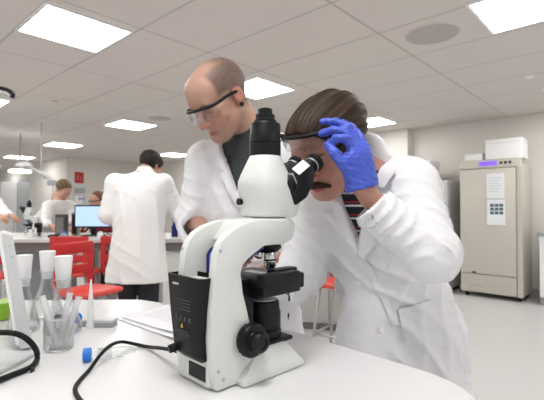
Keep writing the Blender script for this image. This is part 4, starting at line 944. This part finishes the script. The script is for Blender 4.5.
    bv = bvh_of(co, off); d = (.33, .93, -.08)
    J2 = lambda l, y=.9: [px(u, v, y) for u, v in l]
    patch('collar', J2([(355, 156), (368, 150), (384, 147), (391, 158), (377, 178), (368, 172), (360, 166)]), d, bv, 'coat', co, off, .012, .003)
    patch('lapel', J2([(355, 200), (362, 210), (372, 232), (362, 236), (366, 243), (348, 264), (341, 256), (345, 236)]), d, bv, 'coat', co, off, .012, .003)
    patch('lapel', J2([(309, 188), (318, 194), (330, 222), (341, 252), (337, 264), (318, 240), (306, 218), (313, 214), (306, 204)]), d, bv, 'coat', co, off, .012, .003)
    patch('pocket', J2([(392, 328), (410, 322), (440, 313), (450, 360), (418, 372), (402, 372)]), d, bv, 'coat', co, off, .004, .005)
    patch('pocket_welt', J2([(377, 263), (390, 263), (391, 267), (378, 268)]), d, bv, 'coat', co, off, .004, .005)
    patch('front_placket', J2([(340, 254), (346, 256), (362, 280), (376, 308), (392, 345), (385, 347), (369, 312), (354, 284)]), d, bv, 'coat', co, off, .003, .003)
    for (u_, v_) in ((360, 284), (380, 330)):
        o = px(u_, v_, .8); dd = (px(u_, v_, 1.2)-o).normalized(); h = bv.ray_cast(o, dd, 2)
        if h[0] is not None:
            b_ = lathe([(.0085, 0), (.009, .002), (.0075, .0035), (.001, .003)], 20); xf(b_, axis_m(h[0]-Vector(off)+h[1]*.006, h[1])); fin('button', b_, 'white_plastic', co, smooth='auto')
    return root, hd
man_scope()
# ---------------------------------------------------------------- the bald man behind the microscope
def man_bald():
    hd = Head((-0.184, 1.442, 1.583), (-.56, -.56, -.62), 1.09, roll=-.02, skin=(.46, .275, .205), lip=(.36, .14, .12), kind='buzz')
    root = empty('person', (-0.086, 1.642, 0.000)); off = root.location
    tag(root, 'shaven headed person in white coat and safety glasses looking down behind the microscope', 'person')
    U = (.93, -.36)
    nb = (-0.081, 1.550, 1.481)
    sh_r, el_r, wr_r = (-0.252, 1.615, 1.380), (-0.302, 1.620, 1.160), (-0.205, 1.442, 1.070)
    sh_l, el_l, wr_l = (0.081, 1.496, 1.389), (0.130, 1.555, 1.146), (0.022, 1.453, 1.006)
    torso = [(1.427, -0.089, 1.577, .13, .07), (1.330, -0.086, 1.593, .16, .10), (1.200, -0.086, 1.609, .155, .105), (1.038, -0.086, 1.625, .14, .10), (0.950, -0.086, 1.636, .15, .105), (0.880, -0.086, 1.642, .14, .10)]
    hd_dir = (.62, -.42, -.35); hf = hand_sdf(wr_r, hd_dir, (.2, -.5, .6), .5, .95); lo, hi = bounds([wr_r, tuple(np.array(wr_r)+nz(hd_dir)*.16)], .06)
    hd2 = (-.55, -.45, -.3); hf2 = hand_sdf(wr_l, hd2, (-.2, -.5, .6), .5, .95); lo2, hi2 = bounds([wr_l, tuple(np.array(wr_l)+nz(hd2)*.16)], .06)
    build_body(root, hd, torso, U, [(sh_r, el_r, wr_r), (sh_l, el_l, wr_l)], [((-0.184, 1.674, 0.880), (-0.194, 1.663, 0.480), (-0.205, 1.696, 0.080)), ((0.011, 1.609, 0.880), (0.022, 1.588, 0.480), (0.032, 1.620, 0.080))], hands=[(hf, lo, hi), (hf2, lo2, hi2)], res=.008)
    goggles(root, hd, .012, .112, .040)
    ec = Vector(hd.w((-.089, .004, -.033)))-Vector(off); er = Vector(hd.R[:, 0]); tn = lathe([(.0035, -.003), (.0075, -.0035), (.008, 0), (.0075, .0035), (.0035, .003)], 20); xf(tn, axis_m(ec, er)); fin('ear_tunnel', tn, 'rubber', root, smooth='auto')
    for v_ in (1,):
        pass
    ts = loft([(s[0]+(.015 if i == 0 else 0), s[1], s[2], s[3]+.012, s[4]+.012) for i, s in enumerate(torso)], U); ts = smin(.03, ts, cap((-0.084, 1.561, 1.438), (-0.084, 1.542, 1.497), .078, .066))
    lo, hi = bounds([(-0.302, 1.469, 0.984), (0.130, 1.750, 1.524)], .02); v = surface_nets(ts, lo, hi, .008); mesh_np('t_shirt', [v], 'tee', root, off)
    tr = smin(.05, cap((-0.184, 1.674, 0.880), (-0.194, 1.663, 0.480), .095, .07), cap((-0.194, 1.663, 0.480), (-0.205, 1.696, 0.100), .07, .06), cap((0.011, 1.609, 0.880), (0.022, 1.588, 0.480), .095, .07), cap((0.022, 1.588, 0.480), (0.032, 1.620, 0.100), .07, .06))
    lo, hi = bounds([(-0.216, 1.577, 0.100), (0.054, 1.706, 0.950)], .12); v = surface_nets(tr, lo, hi, .012); mesh_np('trousers', [v], 'dark_cloth', root, off)
    shoes(root, [(-0.205, 1.696, -1.900), (0.032, 1.620, -1.900)])
    tors = [(1.465, -0.086, 1.568, .11, .07), (1.427, -0.089, 1.575, .155, .095), (1.330, -0.086, 1.593, .190, .125), (1.200, -0.092, 1.609, .188, .130), (1.038, -0.092, 1.625, .180, .132), (0.900, -0.086, 1.642, .190, .135), (0.700, -0.076, 1.663, .21, .14), (0.550, -0.076, 1.674, .22, .145)]
    lf = loft(tors, U)
    body = lambda P: lf(P)+folds(P, (.8, .2, .35), 38, .011, 2, 2.4)+folds(P, (.2, .3, 1), 45, .007, 6, 2.6)
    slr = sleeve(sh_r, el_r, (-0.283, 1.561, 1.124), .078, .068, .058, 3, .008); slr = cut(slr, (-0.295, 1.576, 1.122), nz(np.array([.11, -.165, -.075]))*1.0)
    sll = sleeve(sh_l, el_l, (0.065, 1.490, 1.070), .078, .068, .058, 8, .008)
    coat = smin(.05, body, cap((-0.086, 1.577, 1.394), sh_r, .085, .078), cap((-0.086, 1.577, 1.394), sh_l, .085, .078)); coat = smin(.035, coat, slr); coat = smin(.035, coat, sll)
    coat = smin(.02, coat, cap((-0.084, 1.566, 1.438), (-0.084, 1.561, 1.511), .100, .084))
    uu = np.array([.93, -.36, 0]); ff = np.array([-.36, -.93, 0]); ax0 = np.array([-.092, 1.572, 0])
    def vee(P):
        q = P-ax0; r = q@uu; fwd = q@ff; return np.maximum((np.abs(r-.0)-(P[:, 2]-1.245)*.40)*.92, -fwd+.02)
    coat = sub(coat, cap((-0.084, 1.566, 1.416), (-0.092, 1.534, 1.578), .068, .076), .01); coat = sub(coat, vee, .008); coat = sub(coat, cap((-0.313, 1.604, 1.135), (-0.205, 1.442, 1.070), .040, .048), .006)
    coat = cut(coat, (0, 0, .56), (0, 0, -1))
    lo, hi = bounds([(-0.432, 1.426, 0.560), (0.238, 1.836, 1.524)], .03); v = surface_nets(coat, lo, hi, .0072); co = mesh_np('lab_coat', [v], 'coat', root, off)
    bv = bvh_of(co, off); d = (-.05, 1, -.05); J2 = lambda l, y=1.2: [px(u, v, y) for u, v in l]
    patch('collar', J2([(208, 134), (216, 134), (221, 142), (218, 157), (210, 153), (206, 143)]), d, bv, 'coat', co, off, .016, .004)
    patch('lapel', J2([(219, 143), (222, 146), (229, 166), (238, 192), (236, 203), (227, 190), (217, 171), (212, 160), (218, 158)]), d, bv, 'coat', co, off, .016, .004)
    patch('lapel', J2([(262, 150), (272, 156), (270, 176), (250, 202), (243, 206), (247, 186)]), d, bv, 'coat', co, off, .016, .004)
    cu = tube([Vector((-0.295, 1.576, 1.122))-Vector(off)+(Vector((.83, .55, 0)).normalized()*math.cos(a)+Vector((-.2, .3, .9)).normalized()*math.sin(a))*.055 for a in np.linspace(0, 2*math.pi, 25)], .010, 10, 3, flat=1.5); fin('rolled_cuff', cu, 'coat', co, smooth=True)
    return root
man_bald()
# ---------------------------------------------------------------- the man at the far bench seen from behind
def man_back():
    hd = Head((-1.13, 3.86, 1.585), (.45, .72, -.55), 1.06, skin=(.42, .25, .18), kind='plain')
    root = empty('person', (-1.17, 3.62, 0)); off = root.location
    tag(root, 'dark haired person in long white coat seen from behind, leaning to the far bench', 'person')
    U = (1, -.05); sh_l, el_l, wr_l = (-1.385, 3.66, 1.42), (-1.44, 3.64, 1.14), (-1.38, 3.80, 1.03); sh_r, el_r, wr_r = (-.965, 3.68, 1.42), (-.86, 3.76, 1.16), (-.84, 3.98, 1.02)
    torso = [(1.47, -1.17, 3.70, .15, .08), (1.3, -1.17, 3.67, .17, .1), (1.1, -1.17, 3.64, .15, .1), (.95, -1.17, 3.62, .15, .1), (.86, -1.17, 3.62, .15, .1)]
    h1 = hand_sdf(wr_l, (.1, .8, -.1), (.8, 0, .3), .4); l1, u1 = bounds([wr_l, tuple(np.array(wr_l)+np.array((.1, .8, -.3))*.18)], .07)
    h2 = hand_sdf(wr_r, (-.1, .8, -.2), (-.8, 0, .3), .4); l2, u2 = bounds([wr_r, tuple(np.array(wr_r)+np.array((-.1, .8, -.2))*.18)], .07)
    build_body(root, hd, torso, U, [(sh_l, el_l, wr_l), (sh_r, el_r, wr_r)], [((-1.27, 3.62, .86), (-1.27, 3.6, .48), (-1.27, 3.6, .08)), ((-1.07, 3.62, .86), (-1.07, 3.6, .48), (-1.07, 3.6, .08))], res=.014, hres=.006, hands=[(h1, l1, u1), (h2, l2, u2)])
    hair_cap(root, hd, lambda p: np.maximum(ell((0, -.024, .045), (.093, .115, .097))(p)+.003*wav(p, 120, 2), np.maximum((p[:, 1]-.06)-(p[:, 2]-.06)*.6, -(p[:, 2]+.035)-np.maximum(-(p[:, 1]+.03), 0))), res=.007, base=(.018, .014, .012))
    tr = smin(.05, cap((-1.27, 3.62, .86), (-1.27, 3.6, .08), .10, .075), cap((-1.07, 3.62, .86), (-1.07, 3.6, .08), .10, .075)); lo, hi = bounds([(-1.27, 3.6, .06), (-1.07, 3.64, .9)], .13); v = surface_nets(tr, lo, hi, .014); mesh_np('trousers', [v], 'dark_cloth', root, off)
    shoes(root, [(-1.27, 3.62, 1.5), (-1.07, 3.62, 1.5)])
    lf = loft([(1.52, -1.155, 3.73, .10, .075), (1.47, -1.16, 3.70, .17, .10), (1.36, -1.17, 3.68, .235, .135), (1.2, -1.17, 3.66, .235, .14), (1.0, -1.17, 3.64, .225, .14), (.8, -1.17, 3.62, .245, .155), (.55, -1.175, 3.60, .275, .175), (.50, -1.175, 3.60, .275, .175)], U)
    body = lambda P: lf(P)+folds(P, (.9, .1, .25), 20, .012, 3, 2.0)+folds(P, (.5, .1, .8), 24, .006, 7, 2.2)+folds(P, (.7, .1, -.5), 40, .005, 5, 2.4)
    coat = smin(.06, body, cap((-1.17, 3.69, 1.40), sh_l, .09, .085), cap((-1.17, 3.69, 1.40), sh_r, .09, .085), ); coat = smin(.03, coat, sleeve(sh_l, el_l, tuple(np.array(wr_l)+[0, -.02, .03]), .082, .075, .055, 2, .012)); coat = smin(.03, coat, sleeve(sh_r, el_r, tuple(np.array(wr_r)+[0, -.03, .02]), .082, .075, .055, 6, .012))
    coat = smin(.02, coat, cap((-1.155, 3.735, 1.48), (-1.15, 3.755, 1.535), .085, .075)); coat = sub(coat, cap((-1.15, 3.75, 1.50), (-1.14, 3.80, 1.62), .06, .07), .01); coat = cut(coat, (0, 0, .57), (.0, 0, -1))
    lo, hi = bounds([(-1.53, 3.40, .44), (-.77, 3.99, 1.56)], .02); v = surface_nets(coat, lo, hi, .011); mesh_np('lab_coat', [v], 'coat_far', root, off)
man_back()
# ---------------------------------------------------------------- people beyond the far bench
def far_person(O, F, label, coat_m, base, hair_c, hand_to, skin=(.55, .33, .25), glasses=False, long_hair=False, name='person'):
    O = Vector(O); F = Vector(F).normalized(); hd = Head(tuple(O), tuple(F), 1.02, skin=skin, kind='plain'); fx = Vector((F.x, F.y, 0)).normalized(); rt = fx.cross(Vector((0, 0, 1)))
    root = empty(name, (base[0], base[1], 0)); off = root.location; tag(root, label, 'person')
    nbz = O.z-.16; nb = Vector((O.x, O.y, nbz))-fx*.06; B = Vector((base[0], base[1], .9)); c = nb.lerp(B, .35)
    shs = [nb+rt*q*.17-Vector((0, 0, .06)) for q in (-1, 1)]; arms = []
    for q, sh in zip((-1, 1), shs):
        wr = Vector(hand_to)+rt*q*.07; el = (sh+wr)/2+rt*q*.06+Vector((0, 0, -.10)); arms.append((tuple(sh), tuple(el), tuple(wr)))
    st = [(nb.z, nb.x, nb.y, .12, .08), (c.z, c.x, c.y, .17, .11), (B.z, B.x, B.y, .16, .11)]
    hands = []
    for a in arms:
        h_ = hand_sdf(a[2], tuple(fx-Vector((0, 0, .4))), tuple(-rt), .5); lo, hi = bounds([a[2], tuple(Vector(a[2])+(fx-Vector((0, 0, .4))).normalized()*.17)], .05); hands.append((h_, lo, hi))
    hip = [(B.x+rt.x*q*.09, B.y+rt.y*q*.09) for q in (-1, 1)]
    build_body(root, hd, [(s[0], s[1], s[2], s[3]-.02, s[4]-.02) for s in st], (rt.x, rt.y), arms, [((hx, hy, .88), (hx, hy, .48), (hx, hy, .08)) for hx, hy in hip], res=.016, hres=.008, hands=hands)
    hair_cap(root, hd, lambda p: np.minimum(np.maximum(ell((0, -.024, .045), (.090, .112, .094))(p), np.maximum((p[:, 1]-.05)-(p[:, 2]-.06)*.7, -(p[:, 2]+.03)-np.maximum(-(p[:, 1]+.03), 0))), cap((0, -.10, .0), (0, -.13, -.06), .035, .02)(p) if long_hair else 9+0*p[:, 0]), res=.009, base=hair_c)
    lf = loft([(s[0]+.02*(i == 0), s[1], s[2], s[3]+.03, s[4]+.03) for i, s in enumerate(st)]+[(.55, B.x, B.y, .20, .15)], (rt.x, rt.y)); coat = smin(.05, lf, *[cap(tuple(nb-Vector((0, 0, .06))), tuple(s), .07, .075) for s in shs])
    for a in arms: coat = smin(.03, coat, sleeve(a[0], a[1], tuple(Vector(a[2])*.92+Vector(a[1])*.08), .07, .06, .045, 2, .01))
    coat = sub(coat, cap(tuple(nb), tuple(O), .06, .07), .01); P_ = [tuple(x) for a in arms for x in a]+[tuple(nb), tuple(B), (B.x, B.y, .55)]
    lo, hi = bounds(P_, .22); v = surface_nets(coat, lo, hi, .014); mesh_np('lab_coat' if coat_m != 'maroon' else 'jumper', [v], coat_m, root, off)
    tr = smin(.05, *[cap((hx, hy, .88), (hx, hy, .08), .09, .07) for hx, hy in hip]); lo, hi = bounds([(h_[0], h_[1], z) for h_ in hip for z in (.06, .9)], .11); v = surface_nets(tr, lo, hi, .02); mesh_np('trousers', [v], 'dark_cloth', root, off)
    if glasses: goggles(root, hd, .008, .112, .03)
far_person((-2.80, 5.55, 1.44), (.75, -.35, -.75), 'brown haired person in white coat leaning over the far bench left of the monitor', 'coat_far', (-3.12, 5.58), (.16, .10, .055), (-2.76, 5.25, 1.0))
far_person((-2.36, 5.60, 1.30), (-.45, -.85, -.15), 'person in maroon top and dark glasses sitting just behind the lit monitor', 'maroon', (-2.31, 5.66), (.20, .11, .06), (-2.4, 5.25, 1.0), glasses=True)
far_person((-3.66, 5.30, 1.50), (.8, -.3, -.4), 'person in white coat cut by the left picture edge, sleeve and hand showing', 'coat_far', (-3.74, 5.48), (.10, .06, .04), (-3.32, 5.14, 1.12), skin=(.50, .27, .18))
